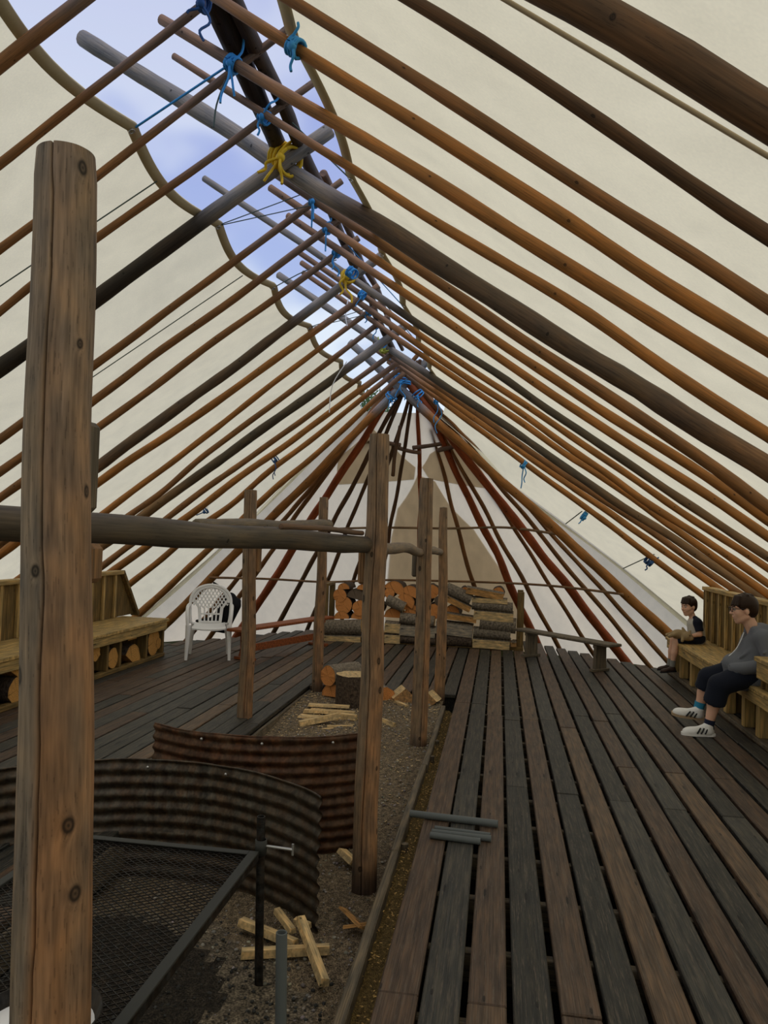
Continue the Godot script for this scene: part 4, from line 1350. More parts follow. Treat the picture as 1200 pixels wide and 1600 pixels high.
	cord("thin blue cord to the right canvas edge beyond the first thick rafter", [Vector3(-1.25, 3.88, -5.9), eye.call(1.0, -6.5)], 0.0045, M.rope_blue)
	cord("thin green cord to the right canvas edge beside the second yellow rope", [Vector3(-1.25, 3.88, -6.8), eye.call(1.0, -7.8)], 0.0045, M.cord_dark)
	cord("dark rope end hanging from the nearest rafter tie above the long ridge", [Vector3(-1.38, 3.78, -3.5), Vector3(-1.42, 3.66, -3.5), Vector3(-1.43, 3.55, -3.5)], 0.0045, M.cord_dark)
	# guy lines lying along the canvas
	var along := func(label: String, sg: float, x0: float, z0: float, x1: float, z1: float, mat: Material, r := 0.004) -> void:
		var p := Vector3(x0, HR - SL * absf(x0 - XR) + 0.05, z0)
		var q := Vector3(x1, HR - SL * absf(x1 - XR) + 0.05, z1)
		cord(label, [p, q], r, mat, "guy lines along the canvas")
	along.call("thin dark guy line on the left canvas above the charcoal-black rafter", -1.0, -1.93, -3.95, -5.5, -3.7, M.cord_dark)
	along.call("thin dark guy line on the left canvas two rafters below the charcoal-black one", -1.0, -1.95, -5.45, -6.0, -5.3, M.cord_dark)
	along.call("thin grey guy line on the left canvas beneath the thick dark grey rafter", -1.0, -1.98, -9.6, -6.2, -10.2, M.cord_pale, 0.005)
	along.call("thin guy line on the right canvas just below the thick grey-tipped rafter", 1.0, -0.85, -4.68, 4.4, -4.2, M.cord_tan)
	along.call("thin guy line on the right canvas above the slim charcoal-grey rafter", 1.0, -0.85, -6.15, 4.4, -5.7, M.cord_tan)
	along.call("tan rope along the right canvas beside the dark log in the top right corner", 1.0, -0.9, -1.97, 4.4, -1.93, M.cord_tan, 0.007)
	# ties on the sleeves of the round end
	rope("rope_lashing", "blue knot with hanging loops on the lowest right rafter, beside the white flap", Vector3(0.30, 2.62, -10.6), 0.045, 3, 0.010, [Vector3(-0.03, -0.3, 0), Vector3(0.02, -0.22, 0.02)], Vector3(0.82, -0.56, 0), M.rope_blue)
	rope("rope_lashing", "blue knot on the lowest right rafter, halfway down", Vector3(1.13, 1.95, -10.72), 0.05, 3, 0.010, [Vector3(-0.08, -0.08, 0.02)], Vector3(0.82, -0.56, -0.1), M.rope_blue)
	rope("rope_lashing", "navy knot on the lowest right rafter, above the small boy", Vector3(2.02, 1.38, -10.8), 0.055, 4, 0.012, [Vector3(-0.08, -0.1, 0.02), Vector3(0.1, 0.08, 0.0)], Vector3(0.82, -0.56, -0.1), M.rope_navy)
	rope("rope_lashing", "dark blue knot with thin loops on the lowest left rafter", Vector3(-3.18, 2.62, -10.55), 0.05, 3, 0.009, [Vector3(0.0, -0.25, 0.02), Vector3(0.03, -0.2, 0.03)], Vector3(-0.82, -0.56, 0), M.rope_navy)
	rope("rope_lashing", "small dark knot low on the left rafter above the left bench", Vector3(-4.25, 1.88, -10.7), 0.05, 2, 0.010, [Vector3(-0.12, -0.05, 0)], Vector3(-0.82, -0.56, 0), M.rope_navy)
	cord("short dark cord from the right sleeve to the knot above the small boy", [Vector3(2.10, 1.47, -10.9), Vector3(1.86, 1.22, -12.0)], 0.008, M.cord_dark)
	cord("short dark cord from the right sleeve to the knot halfway down the rafter", [Vector3(1.12, 2.02, -10.9), Vector3(0.98, 1.86, -11.8)], 0.008, M.cord_dark)

# ================================================================ posts and beams of the pit
func build_posts() -> void:
	var front := Color(0.245, 0.145, 0.082)
	var side := Color(0.205, 0.152, 0.105)
	var post := func(label: String, base: Vector3, top: Vector3, rb: float, rt: float, seed_: int, crack_at: float, crack: float, f: Color, s: Color) -> Node3D:
		var o := thing("wooden_post", label, "post", base, 0.0, "posts of the fire pit")
		mesh_node("body", post_mesh(Vector3.ZERO, top - base, rb, rt, seed_, f, s, crack_at, crack, Color(0.07, 0.05, 0.04)), o)
		return o
	var bracket := func(o: Node3D, lo: Vector3, hi: Vector3, mat: Material) -> void:
		var st := begin()
		box(st, (lo + hi) * 0.5 - o.position, (hi - lo).abs(), Basis.IDENTITY, 0.012)
		obj("bracket", st, mat, o)
	# nearest post, at the left of the picture
	var p: Node3D = post.call("huge cracked log post nearest the camera, standing at the left", Vector3(-0.938, -0.27, -1.62), Vector3(-1.018, 2.455, -1.62), 0.090, 0.0675, 5, 1.5, 0.13, Color(0.25, 0.145, 0.080), Color(0.205, 0.172, 0.138))
	bracket.call(p, Vector3(-1.005, 1.46, -1.76), Vector3(-0.952, 1.555, -1.69), M.block)
	bracket.call(p, Vector3(-1.03, 1.63, -1.77), Vector3(-0.979, 1.85, -1.70), M.grey_y)
	p = post.call("tall central post standing in front of the woodpile", Vector3(-0.64, -0.27, -4.0), Vector3(-0.642, 2.13, -4.0), 0.066, 0.054, 9, 1.65, 0.16, front, side)
	bracket.call(p, Vector3(-0.735, 1.335, -4.09), Vector3(-0.69, 1.515, -4.0), M.block)
	p = post.call("right-hand pit post standing right of the tall central post", Vector3(-0.608, -0.20, -6.35), Vector3(-0.609, 2.08, -6.35), 0.068, 0.058, 13, 1.2, 0.10, front * 1.05, side)
	bracket.call(p, Vector3(-0.712, 1.26, -6.43), Vector3(-0.668, 1.45, -6.36), M.grey_y)
	post.call("slimmest mottled pit post, furthest on the right-hand row", Vector3(-0.556, -0.09, -7.86), Vector3(-0.572, 1.90, -7.86), 0.056, 0.042, 17, 4.6, 0.06, Color(0.26, 0.16, 0.09), Color(0.24, 0.17, 0.11))
	p = post.call("left-hand pit post standing behind the rusty fire ring", Vector3(-2.11, -0.20, -6.4), Vector3(-2.139, 1.947, -6.4), 0.066, 0.055, 21, 1.35, 0.10, front * 0.9, side * 0.9)
	bracket.call(p, Vector3(-2.10, 1.235, -6.49), Vector3(-2.045, 1.48, -6.42), M.block)
	post.call("left-hand pit post beside the two small logs", Vector3(-1.826, -0.09, -7.86), Vector3(-1.828, 1.97, -7.86), 0.058, 0.048, 25, 1.9, 0.10, front * 0.9, side * 0.9)
	var beam := func(label: String, a: Vector3, b: Vector3, ra: float, rb: float, c: Color) -> void:
		pole("beam", label, "beam", "beams between the pit posts", a, b, ra, rb, c, c)
	beam.call("thick dark log beam running from the left edge behind the nearest post to the central post", Vector3(-1.40, 1.60, -1.78), Vector3(-0.672, 1.546, -4.02), 0.053, 0.044, Color(0.095, 0.080, 0.062))
	beam.call("grey log beam along the left-hand posts, above and behind the thick dark beam", Vector3(-2.00, 1.62, -4.9), Vector3(-1.80, 1.69, -7.98), 0.045, 0.056, Color(0.15, 0.125, 0.09))
	beam.call("slim grey log beam joining the three right-hand posts", Vector3(-0.68, 1.525, -4.05), Vector3(-0.585, 1.445, -7.95), 0.036, 0.036, Color(0.20, 0.155, 0.11))
	beam.call("thin half-round slab lying on top of the thick dark beam", Vector3(-0.87, 1.620, -3.0), Vector3(-0.705, 1.605, -3.93), 0.013, 0.013, Color(0.14, 0.09, 0.06))

# ================================================================ built-in benches
func build_benches() -> void:
	# ---- left bench
	var b := thing("storage_bench", "long pale built-in bench with boarded back along the left canvas", "bench", Vector3(-4.3, 0, -7.0))
	var add := func(n: String, lo: Vector3, hi: Vector3, mat: Material, o: Node3D, bev := 0.005) -> void:
		obj(n, bx(lo - o.position, hi - o.position, bev), mat, o)
	var zf := -9.12
	var zn := -4.2
	for k in 3:
		add.call("seat_board", Vector3(-4.66 + k * 0.21, 0.43, zf), Vector3(-4.457 + k * 0.21, 0.468, zn), M.pine_z, b)
	add.call("fascia", Vector3(-4.085, 0.335, zf + 0.03), Vector3(-4.05, 0.428, zn), M.pine_side, b)
	add.call("floor_rail", Vector3(-4.16, 0.0, zf + 0.0), Vector3(-4.08, 0.045, zn), M.olive_side, b)
	add.call("cap_rail", Vector3(-4.72, 1.00, -9.0), Vector3(-4.60, 1.045, zn), M.pine_side, b)
	for z in [-9.09, -8.64, -8.0, -7.72, -7.0, -6.42, -5.85, -5.2, -4.6]:
		add.call("divider", Vector3(-4.66, 0.045, z - 0.022), Vector3(-4.09, 0.43, z + 0.022), M.olive_y, b)
	add.call("back_panel", Vector3(-4.69, 0.0, zf), Vector3(-4.665, 0.43, zn), M.olive_z, b)
	var i := 0
	var z := zn
	while z > -8.98:
		add.call("back_board", Vector3(-4.685, 0.40, z - 0.133), Vector3(-4.663, 1.0, z), M.olive_y, b)
		if i % 2 == 1:
			add.call("batten", Vector3(-4.663, 0.468, z - 0.158), Vector3(-4.628, 1.0, z - 0.116), M.pine_y, b)
		z -= 0.137
		i += 1
	# the raking end of the back
	var st := begin()
	var q := [Vector3(-4.685, 0.468, -8.98), Vector3(-4.685, 1.0, -8.98), Vector3(-4.685, 1.0, -9.02), Vector3(-4.685, 0.47, -9.42)]
	var q2 := q.map(func(p): return p + Vector3(0.022, 0, 0))
	var mid := Vector3(-4.67, 0.7, -9.1)
	for k in 4: face(st, [q[k] - b.position, q[(k + 1) % 4] - b.position, q2[(k + 1) % 4] - b.position, q2[k] - b.position], mid - b.position)
	face(st, q.map(func(p): return p - b.position), mid - b.position)
	face(st, q2.map(func(p): return p - b.position), mid - b.position)
	obj("back_board", st, M.olive_y, b)
	st = begin()
	var d := (Vector3(0, 0.44, -9.47) - Vector3(0, 1.045, -9.0)).normalized()
	box(st, Vector3(-4.66, 0.745, -9.235) - b.position, Vector3(0.11, 0.045, 0.74), Basis(Vector3.RIGHT, d.cross(Vector3(1, 0, 0)), -d).orthonormalized(), 0.004)
	obj("cap_rail", st, M.olive_z, b)

	# ---- right bench
	b = thing("storage_bench", "long pale built-in bench with boarded back where the two boys sit", "bench", Vector3(2.3, 0, -8.0))
	for k in 4:
		add.call("seat_board", Vector3(2.10 + k * 0.115, 0.412, -10.12), Vector3(2.210 + k * 0.115, 0.45, -5.4), M.pine_z, b)
	add.call("fascia", Vector3(2.112, 0.315, -10.08), Vector3(2.147, 0.410, -5.4), M.pine_side, b)
	add.call("floor_rail", Vector3(2.13, 0.0, -10.05), Vector3(2.215, 0.04, -5.4), M.grey_z, b)
	for zz in [-9.98, -9.52, -9.02, -8.56, -8.0, -7.70, -7.16, -6.78, -6.2]:
		add.call("leg", Vector3(2.15, 0.04, zz - 0.045), Vector3(2.24, 0.315, zz + 0.045), M.pine_y, b)
		add.call("divider", Vector3(2.24, 0.04, zz - 0.02), Vector3(2.54, 0.41, zz + 0.02), M.olive_y, b)
	add.call("back_panel", Vector3(2.535, 0.0, -10.0), Vector3(2.555, 0.41, -5.4), M.olive_z, b)
	add.call("cap_rail", Vector3(2.50, 1.055, -10.02), Vector3(2.62, 1.10, -5.4), M.pine_side, b)
	z = -5.4
	i = 0
	while z > -9.92:
		add.call("back_board", Vector3(2.555, 0.40, z - 0.132), Vector3(2.577, 1.055, z), M.olive_y, b)
		if i % 2 == 0:
			add.call("batten", Vector3(2.520, 0.452, z - 0.155), Vector3(2.555, 1.055, z - 0.115), M.pine_y, b)
		z -= 0.137
		i += 1
	add.call("end_batten", Vector3(2.515, 0.452, -10.0), Vector3(2.58, 1.055, -9.95), M.olive_y, b)
	var box_ := thing("storage_bench", "higher boxed ledge standing on the right bench behind the teenager's back", "bench", Vector3(2.4, 0.45, -6.0))
	for k in 3:
		add.call("top_board", Vector3(2.10 + k * 0.17, 0.672, -6.74), Vector3(2.262 + k * 0.17, 0.71, -5.4), M.pine_z, box_)
	add.call("fascia", Vector3(2.115, 0.535, -6.72), Vector3(2.15, 0.67, -5.4), M.pine_side, box_)
	add.call("end_board", Vector3(2.15, 0.452, -6.72), Vector3(2.50, 0.67, -6.69), M.olive_x, box_)
	for zz in [-6.6, -5.5]:
		add.call("leg", Vector3(2.16, 0.452, zz - 0.04), Vector3(2.24, 0.67, zz + 0.04), M.olive_y, box_)

	# ---- firewood kept under the benches
	var under := func(label: String, side: float, y: float, zz: float, r: float, kind: int, seed_: int) -> void:
		var pr: Array = round_prof(r, seed_) if kind == 0 else half_prof(r, [0.0, PI, 2.6, 0.6, 3.6][kind], PI * (1.0 if kind < 3 else 0.6))
		var o := mesh_node("firewood_log", log_mesh(pr[0], pr[1], 0.40, M.bark_dark, M.split_honey, M.end_gold, seed_))
		var x := -4.11 if side < 0 else 2.26
		o.transform = Transform3D(Basis(Vector3.UP, PI / 2 if side < 0 else -PI / 2), Vector3(x - side * 0.0, y, zz))
		tag(o, label, "firewood", "firewood under the %s bench" % ("left" if side < 0 else "right"))
	under.call("round log with notched golden face, largest under the far end of the left bench", -1.0, 0.205, -8.86, 0.165, 0, 41)
	under.call("golden log face in the last slot of the left bench, by the end panel", -1.0, 0.17, -9.0, 0.07, 0, 42)
	under.call("upper half log in the second slot of the left bench", -1.0, 0.305, -8.30, 0.11, 1, 43)
	under.call("lower half log with flat base in the second slot of the left bench", -1.0, 0.045 + 0.005, -8.32, 0.20, 2, 44)
	under.call("pointed split log in the slot right behind the nearest post", -1.0, 0.16, -7.87, 0.115, 0, 45)
	under.call("upper log half hidden behind the nearest post under the left bench", -1.0, 0.27, -7.50, 0.09, 0, 46)
	under.call("upper log at the left edge of the photo under the left bench", -1.0, 0.275, -6.16, 0.12, 2, 47)
	under.call("lower half log at the left edge of the photo under the left bench", -1.0, 0.14, -6.18, 0.115, 0, 48)
	under.call("small log end cut by the left edge of the photo, upper", -1.0, 0.27, -6.6, 0.085, 0, 49)
	under.call("small log end cut by the left edge of the photo, lower", -1.0, 0.11, -6.62, 0.085, 0, 50)
	under.call("round log nearest the camera under the left bench", -1.0, 0.15, -5.5, 0.11, 0, 51)
	under.call("tall split log under the right bench below the small boy", 1.0, 0.13, -9.27, 0.11, 4, 52)
	under.call("small split log above another below the small boy", 1.0, 0.29, -9.20, 0.075, 1, 53)
	under.call("tall pale split log under the right bench beside the teenager's shorts", 1.0, 0.17, -7.38, 0.135, 0, 54)
	under.call("low split log under the right bench behind the teenager's calves", 1.0, 0.08, -8.22, 0.09, 1, 55)
	under.call("round log under the right bench at the right edge of the photo", 1.0, 0.15, -6.5, 0.10, 0, 56)

# ================================================================ the woodpile
func build_woodpile() -> void:
	var rack := thing("firewood_rack", "low timber rack holding the woodpile at the round end", "rack", Vector3(-1.08, 0, -11.5))
	var add := func(n: String, lo: Vector3, hi: Vector3, mat: Material) -> void:
		obj(n, bx(lo - rack.position, hi - rack.position), mat, rack)
	add.call("bottom_rail", Vector3(-2.58, 0.0, -11.34), Vector3(0.39, 0.045, -11.28), M.olive_x)
	add.call("bottom_rail", Vector3(-2.58, 0.0, -11.85), Vector3(0.39, 0.045, -11.79), M.olive_x)
	add.call("post", Vector3(0.30, 0.0, -11.40), Vector3(0.385, 0.84, -11.31), M.olive_y)
	add.call("post", Vector3(0.30, 0.0, -11.86), Vector3(0.385, 0.84, -11.78), M.olive_y)
	add.call("post", Vector3(-2.60, 0.0, -11.40), Vector3(-2.52, 0.84, -11.31), M.olive_y)
	add.call("post", Vector3(-2.60, 0.0, -11.86), Vector3(-2.52, 0.84, -11.78), M.olive_y)
	add.call("side_rail", Vector3(-2.60, 0.80, -11.78), Vector3(-2.52, 0.84, -11.40), M.olive_z)
	add.call("side_rail", Vector3(0.30, 0.42, -11.78), Vector3(0.385, 0.50, -11.40), M.olive_z)
	var rounds := [   # end-on: x, y, radius, whole or half, turn, end colour, label
		[-2.299, 0.798, 0.085, 1, 3.14, "orange", "small orange half log topmost at the left end of the woodpile"],
		[-2.013, 0.797, 0.076, 1, 3.14, "orange", "small orange log touching the left side of the central post, top row"],
		[-2.351, 0.664, 0.105, 0, 0, "orange", "round orange log second down at the left end of the woodpile"],
		[-2.103, 0.681, 0.142, 1, 2.9, "grey", "dark grey weathered half log among orange ones, left of the central post"],
		[-2.289, 0.524, 0.133, 0, 0, "orange", "large round orange log in the middle of the left end of the woodpile"],
		[-2.039, 0.488, 0.119, 0, 0, "orange", "orange log beside the central post, middle row at the left"],
		[-2.311, 0.363, 0.108, 1, 3.14, "orange", "orange log lowest in the left stack, above the grey split log"],
		[-2.055, 0.37, 0.108, 1, 3.14, "orange", "orange half log low beside the left side of the central post"],
		[-1.804, 0.736, 0.125, 0, 0, "orange", "orange log hidden mostly behind the central post, high"],
		[-1.79, 0.5, 0.119, 0, 0, "orange", "orange log hidden mostly behind the central post, low"],
		[-1.533, 0.818, 0.147, 1, 2.6, "orange", "large split orange log topmost, just right of the central post"],
		[-1.293, 0.773, 0.13, 1, 2.7, "orange", "split orange log second from the central post in the top row"],
		[-1.595, 0.737, 0.079, 0, 0, "orange", "round orange log against the right side of the central post"],
		[-1.359, 0.654, 0.13, 1, 2.6, "orange", "orange half log in the middle of the pile, above the grey leaning log"],
		[-0.96, 0.783, 0.102, 0, 0, "orange", "orange log between the two right-hand posts, top row"],
		[-1.067, 0.673, 0.096, 0, 0, "orange", "orange log behind the second post, middle row"],
		[-1.285, 0.538, 0.096, 1, 3.14, "orange", "orange half log right of the grey leaning log"],
		[-1.534, 0.429, 0.125, 1, 3, "orange", "orange half log low beside the right side of the central post"],
		[-1.276, 0.437, 0.113, 1, 3.14, "orange", "orange half log above the short grey split log"],
		[-0.936, 0.492, 0.113, 0, 0, "orange", "round orange log behind the slim mottled post"],
		[-0.662, 0.522, 0.108, 1, 2.9, "orange", "orange half log right of the slim mottled post"],
		[-0.845, 0.642, 0.085, 0, 0, "grey", "grey log end deep in the middle of the woodpile"],
		[-0.479, 0.821, 0.051, 0, 0, "orange", "small orange log end peeping over the top right of the woodpile"],
		[0.01, 0.799, 0.091, 0, 0, "orange", "brown round log end topmost at the right end of the woodpile"],
		[-1.101, 0.451, 0.096, 0, 0, "orange", "orange log low behind the second post"]]
	var seed_ := 100
	for r in rounds:
		seed_ += 1
		var pr: Array = round_prof(r[2], seed_) if r[3] == 0 else half_prof(r[2], r[4])
		var lift: float = 0.0 if r[3] == 0 else -r[2] * 0.45
		if r[3] == 1: pr = half_prof(r[2] * 1.12, r[4])
		var o := mesh_node("firewood_log", log_mesh(pr[0], pr[1], 0.42, M.bark_dark, M.split_honey, M["end_" + r[5]], seed_))
		o.transform = Transform3D(Basis(Vector3.UP, rng.randf_range(-0.06, 0.06)) * Basis(Vector3.BACK, rng.randf_range(-0.15, 0.15)), Vector3(r[0], r[1] + lift, -11.40 + rng.randf_range(-0.03, 0.03)))
		tag(o, r[6], "firewood", "logs of the woodpile")
	var long := [   # lying across the front: x0, x1, y, height, tilt, material, label
		[-2.538, -1.98, 0.198, 0.215, 0.071, "bark_grey", "grey bark-covered split log at the lower left of the woodpile"],
		[-2.554, -1.98, 0.039, 0.118, 0.02, "split_pale", "pale split log lowest at the left of the woodpile"],
		[-1.975, -1.641, 0.075, 0.171, 0, "bark_grey", "grey log lowest behind the central post"],
		[-1.632, -1.403, 0.247, 0.169, -0.037, "split_pale", "pale split log just right of the central post, second from the floor"],
		[-1.626, -1.398, 0.085, 0.152, 0, "split_pale", "pale split log just right of the central post, on the floor rail"],
		[-1.412, -0.901, 0.365, 0.158, -0.065, "bark_grey", "grey split log second layer between central and second post"],
		[-1.407, -0.882, 0.212, 0.169, -0.032, "split_grey", "silver-grey split log between central and second post"],
		[-1.397, -0.878, 0.075, 0.126, 0, "bark_dark", "dark bark log on the floor rail between central and second post"],
		[-0.878, -0.338, 0.273, 0.203, -0.071, "split_grey", "grey split log with flat face right of the slim mottled post"],
		[-0.872, -0.349, 0.098, 0.177, 0, "bark_dark", "dark bark log on the floor rail right of the slim mottled post"],
		[-0.779, -0.289, 0.44, 0.101, -0.1, "split_honey", "honey split log lying on the grey one right of the slim mottled post"],
		[-0.337, 0.194, 0.087, 0.152, -0.02, "split_pale", "pale split log lowest in the right crib of the woodpile"],
		[-0.331, 0.201, 0.222, 0.158, -0.04, "bark_grey", "grey bark log second from the floor in the right crib"],
		[-0.243, 0.277, 0.357, 0.221, -0.052, "bark_grey", "thick grey bark log third from the floor in the right crib"],
		[-0.333, 0.236, 0.491, 0.158, -0.038, "split_pale", "pale split log fourth from the floor in the right crib"],
		[-0.362, 0.222, 0.617, 0.145, -0.046, "bark_grey", "grey bark log fifth from the floor in the right crib"],
		[-0.365, 0.144, 0.708, 0.085, -0.016, "split_pale", "pale split log topmost but one in the right crib"],
		[-0.449, 0.09, 0.81, 0.113, -0.14, "split_honey", "honey-coloured split log lying slanted on top of the right crib"],
		[-0.746, -0.348, 0.777, 0.164, -0.384, "bark_grey", "dark grey log slanting down towards the right crib, upper"],
		[-0.747, -0.35, 0.644, 0.107, -0.411, "split_honey", "split log slanting down towards the right crib, lower"],
		[-1.621, -1.331, 0.586, 0.152, -0.385, "bark_grey", "short grey log leaning beside the central post"],
		[0.205, 0.29, 0.096, 0.079, 0, "split_honey", "tiny split piece tucked beside the right rack post"]]
	for r in long:
		seed_ += 1
		var l: float = r[1] - r[0]
		var h: float = r[3]
		var pr: Array
		if String(r[5]).begins_with("bark"):
			pr = [[], []]
			for k in 12:
				var a := -TAU * k / 12.0
				pr[0].append(Vector2(cos(a) * 0.11, maxf(sin(a) * h * 0.55, -h * 0.47)))
				pr[1].append(1)
		else:
			pr = [[Vector2(0.10, h * 0.30), Vector2(0.10, -h * 0.5), Vector2(-0.09, -h * 0.5), Vector2(-0.105, h * 0.42), Vector2(0.0, h * 0.52)], [0, 0, 0, 1, 1]]
		var bark: Material = M[r[5]] if String(r[5]).begins_with("bark") else M.bark_grey
		var split: Material = M.split_pale if String(r[5]).begins_with("bark") else M[r[5]]
		var o := mesh_node("split_log", log_mesh(pr[0], pr[1], l, bark, split, M.end_pale, seed_))
		# its length lies along x
		var bs := Basis(Vector3.BACK, r[4]) * Basis(Vector3.UP, -PI / 2)
		o.transform = Transform3D(bs, Vector3(r[0], r[2] - sin(r[4]) * l * 0.5, -11.33))
		tag(o, r[6], "firewood", "logs of the woodpile")

# ================================================================ the fire pit
func ring_mesh(c: Vector3, r: float, a0: float, a1: float, top: float, bottom: float, mat: Material, pitch: float) -> ArrayMesh:
	var st := begin()
	var rows := 84
	var cols := 72
	var n := noise(int(r * 100), 1.0, 2)
	for sidepass in 2:
		var grid := []
		for i in rows + 1:
			var y := lerpf(top, bottom, float(i) / rows)
			var row := []
			for j in cols + 1:
				var a := lerpf(a0, a1, float(j) / cols)
				var rr := r + 0.0085 * sin((top - y) / pitch * TAU) + 0.012 * n.get_noise_2d(a * 2.0, y * 2.0) + (0.0025 if sidepass == 1 else 0.0)
				var yy := y + 0.006 * n.get_noise_1d(a * 3.0) * (1.0 if i == 0 else 0.0)
				row.append(Vector3(cos(a) * rr, yy, sin(a) * rr))
			grid.append(row)
		if sidepass == 1:
			for row in grid: row.reverse()
		sheet(st, grid)
	# rolled top edge
	var rim := []
	for j in cols + 1:
		var a := lerpf(a0, a1, float(j) / cols)
		rim.append(Vector3(cos(a) * r, top + 0.006 * n.get_noise_1d(a * 3.0), sin(a) * r))
	tube(st, rim, const_r(rim.size(), 0.005), 6)
	return done(st, mat)

func build_pit() -> void:
	build_pit_ground()
	# kerb boards of the pit
	var trim := struct("trim_1")
	trim.set_meta("label", "grey kerb board along the right edge of the gravel pit")
	var zc := [2.4, -1.9, -4.05, -5.6, -7.6]
	for i in 4:
		var st := begin()
		box(st, Vector3(-0.495 + (0.006 if i % 2 else 0.0), -0.135, (zc[i] + zc[i + 1]) * 0.5), Vector3(0.042, 0.17, zc[i] - zc[i + 1] - 0.01), Basis(Vector3.UP, 0.003 if i % 2 else -0.002), 0.006)
		obj("kerb_board", st, M.grey_z, trim)
	for z in [-2.35, -4.2, -5.9, -6.35]:
		var st := rod(Vector3(-0.458, -0.3, z), Vector3(-0.458, -0.07, z), 0.021, 10)
		obj("stake", st, M.grey_y, trim)
	trim = struct("trim_2")
	trim.set_meta("label", "pale kerb board along the left edge of the gravel pit")
	obj("kerb_board", bx(Vector3(-1.925, -0.2, -7.9), Vector3(-1.90, -0.045, -3.2)), M.grey_z, trim)
	obj("kerb_board", bx(Vector3(-1.925, -0.2, -3.19), Vector3(-1.90, -0.045, 2.4)), M.grey_z, trim)

	# corrugated steel rings
	var r1 := thing("fire_ring", "soot-black half ring of corrugated steel behind the grill", "fire ring", Vector3(-1.6, -0.25, -2.79))
	mesh_node("steel_sheet", ring_mesh(Vector3.ZERO, 1.10, -PI - 0.55, -0.735, 0.62, -0.03, M.sooty, 0.0665), r1)
	var r2 := thing("fire_ring", "rusty brown curved corrugated steel sheet behind the black ring", "fire ring", Vector3(-1.47, -0.25, -5.37))
	mesh_node("steel_sheet", ring_mesh(Vector3.ZERO, 1.10, 0.78, PI - 1.05, 0.67, -0.03, M.rust, 0.0625), r2)
	for a in [1.05, 1.42, 1.75]:
		var st := begin()
		ball(st, Vector3(cos(a) * 1.108, 0.635, sin(a) * 1.108), Vector3.ONE * 0.009, Basis.IDENTITY, 5, 8)
		obj("bolt", st, M.steel, r2)
	for a in [-1.75, -1.35, -2.2]:
		var st := begin()
		ball(st, Vector3(cos(a) * 1.088, 0.585, sin(a) * 1.088), Vector3.ONE * 0.008, Basis.IDENTITY, 5, 8)
		obj("bolt", st, M.steel, r1)

	# the grill
	var g := thing("grill", "black steel grill of expanded mesh on an angle-iron frame", "grill", Vector3(-1.30, 0.30, -2.3))
	var x0 := -1.76
	var x1 := -0.925
	var za := -3.05
	var zb := -1.30
	var o: Vector3 = g.position
	var bar := func(n: String, lo: Vector3, hi: Vector3, mat: Material) -> void:
		obj(n, bx(lo - o, hi - o, 0.002), mat, g)
	bar.call("frame_bar", Vector3(x1 - 0.038, 0.296, za), Vector3(x1, 0.301, zb), M.iron_rim)
	bar.call("frame_bar", Vector3(x1 - 0.005, 0.262, za), Vector3(x1, 0.296, zb), M.iron)
	bar.call("frame_bar", Vector3(x0, 0.296, za), Vector3(x1 - 0.038, 0.301, za + 0.034), M.iron_rim)
	bar.call("frame_bar", Vector3(x0, 0.262, za), Vector3(x1, 0.296, za + 0.005), M.iron)
	bar.call("frame_bar", Vector3(x0, 0.262, za), Vector3(x0 + 0.034, 0.301, zb), M.iron_rim)
	bar.call("frame_bar", Vector3(x0, 0.262, zb), Vector3(x1, 0.301, zb + 0.034), M.iron_rim)
	# expanded metal: strands zigzag between staggered rows of diamonds
	var st := begin()
	st.set_smooth_group(-1)
	var dx := 0.036
	var dz := 0.0135
	var nx := int((x1 - x0 - 0.04) / dx)
	var nz := int((zb - za - 0.04) / (2 * dz))
	for j in nz * 2:
		for i in nx * 2 + 1:
			if (i + j) % 2: continue
			var a := Vector3(x0 + 0.02 + i * dx * 0.5, 0.291, za + 0.02 + j * dz) - o
			for s in [-1, 1]:
				if i + s < 0 or i + s > nx * 2 + 1: continue
				var b := a + Vector3(s * dx * 0.5, 0, dz)
				var w := Vector3(0, 0, 0.0017)
				var h := Vector3(0, 0.0016, 0)
				quad(st, a - w + h, a + w + h, b + w + h, b - w + h)
				quad(st, a + w + h, a + w - h, b + w - h, b + w + h)
				quad(st, a - w - h, a - w + h, b - w + h, b - w - h)
	obj("mesh_grate", st, M.iron, g)
	var cst := begin()
	lathe(cst, [Vector2(0.020, -0.03), Vector2(0.024, -0.03), Vector2(0.024, 0.03), Vector2(0.020, 0.03)], 16, Vector3(-0.928, 0.305, -3.085) - o)
	obj("collar", cst, M.iron_rim, g)
	var sst := rod(Vector3(-0.91, 0.31, -3.085) - o, Vector3(-0.79, 0.312, -3.07) - o, 0.006, 8)
	add_rod(sst, Vector3(-0.79, 0.29, -3.07) - o, Vector3(-0.79, 0.335, -3.07) - o, 0.005)
	obj("set_screw", sst, M.steel, g)
	var pipe_post := func(label: String, base: Vector3, top: Vector3, r: float, mat: Material) -> void:
		var ps := begin()
		var h := top - base
		tube(ps, [Vector3.ZERO, h], [r, r], 16, false)
		tube(ps, [h, h - h.normalized() * 0.08], [r * 0.78, r * 0.78], 16, false)
		var ring := []
		for k in 17: ring.append(h + Vector3(cos(TAU * k / 16), 0, sin(TAU * k / 16)) * r * 0.89)
		tube(ps, ring, const_r(17, r * 0.12), 5, false)
		var po := obj("pipe_post", ps, mat)
		po.position = base
		tag(po, label, "pipe", "steel pipe posts of the grill")
	pipe_post.call("black steel pipe through the corner collar of the grill", Vector3(-0.915, -0.26, -3.085), Vector3(-0.934, 0.425, -3.09), 0.0175, M.iron)
	pipe_post.call("short grey steel pipe standing free in front of the kindling", Vector3(-0.64, -0.26, -2.45), Vector3(-0.657, 0.305, -2.45), 0.0185, M.pipe_grey)
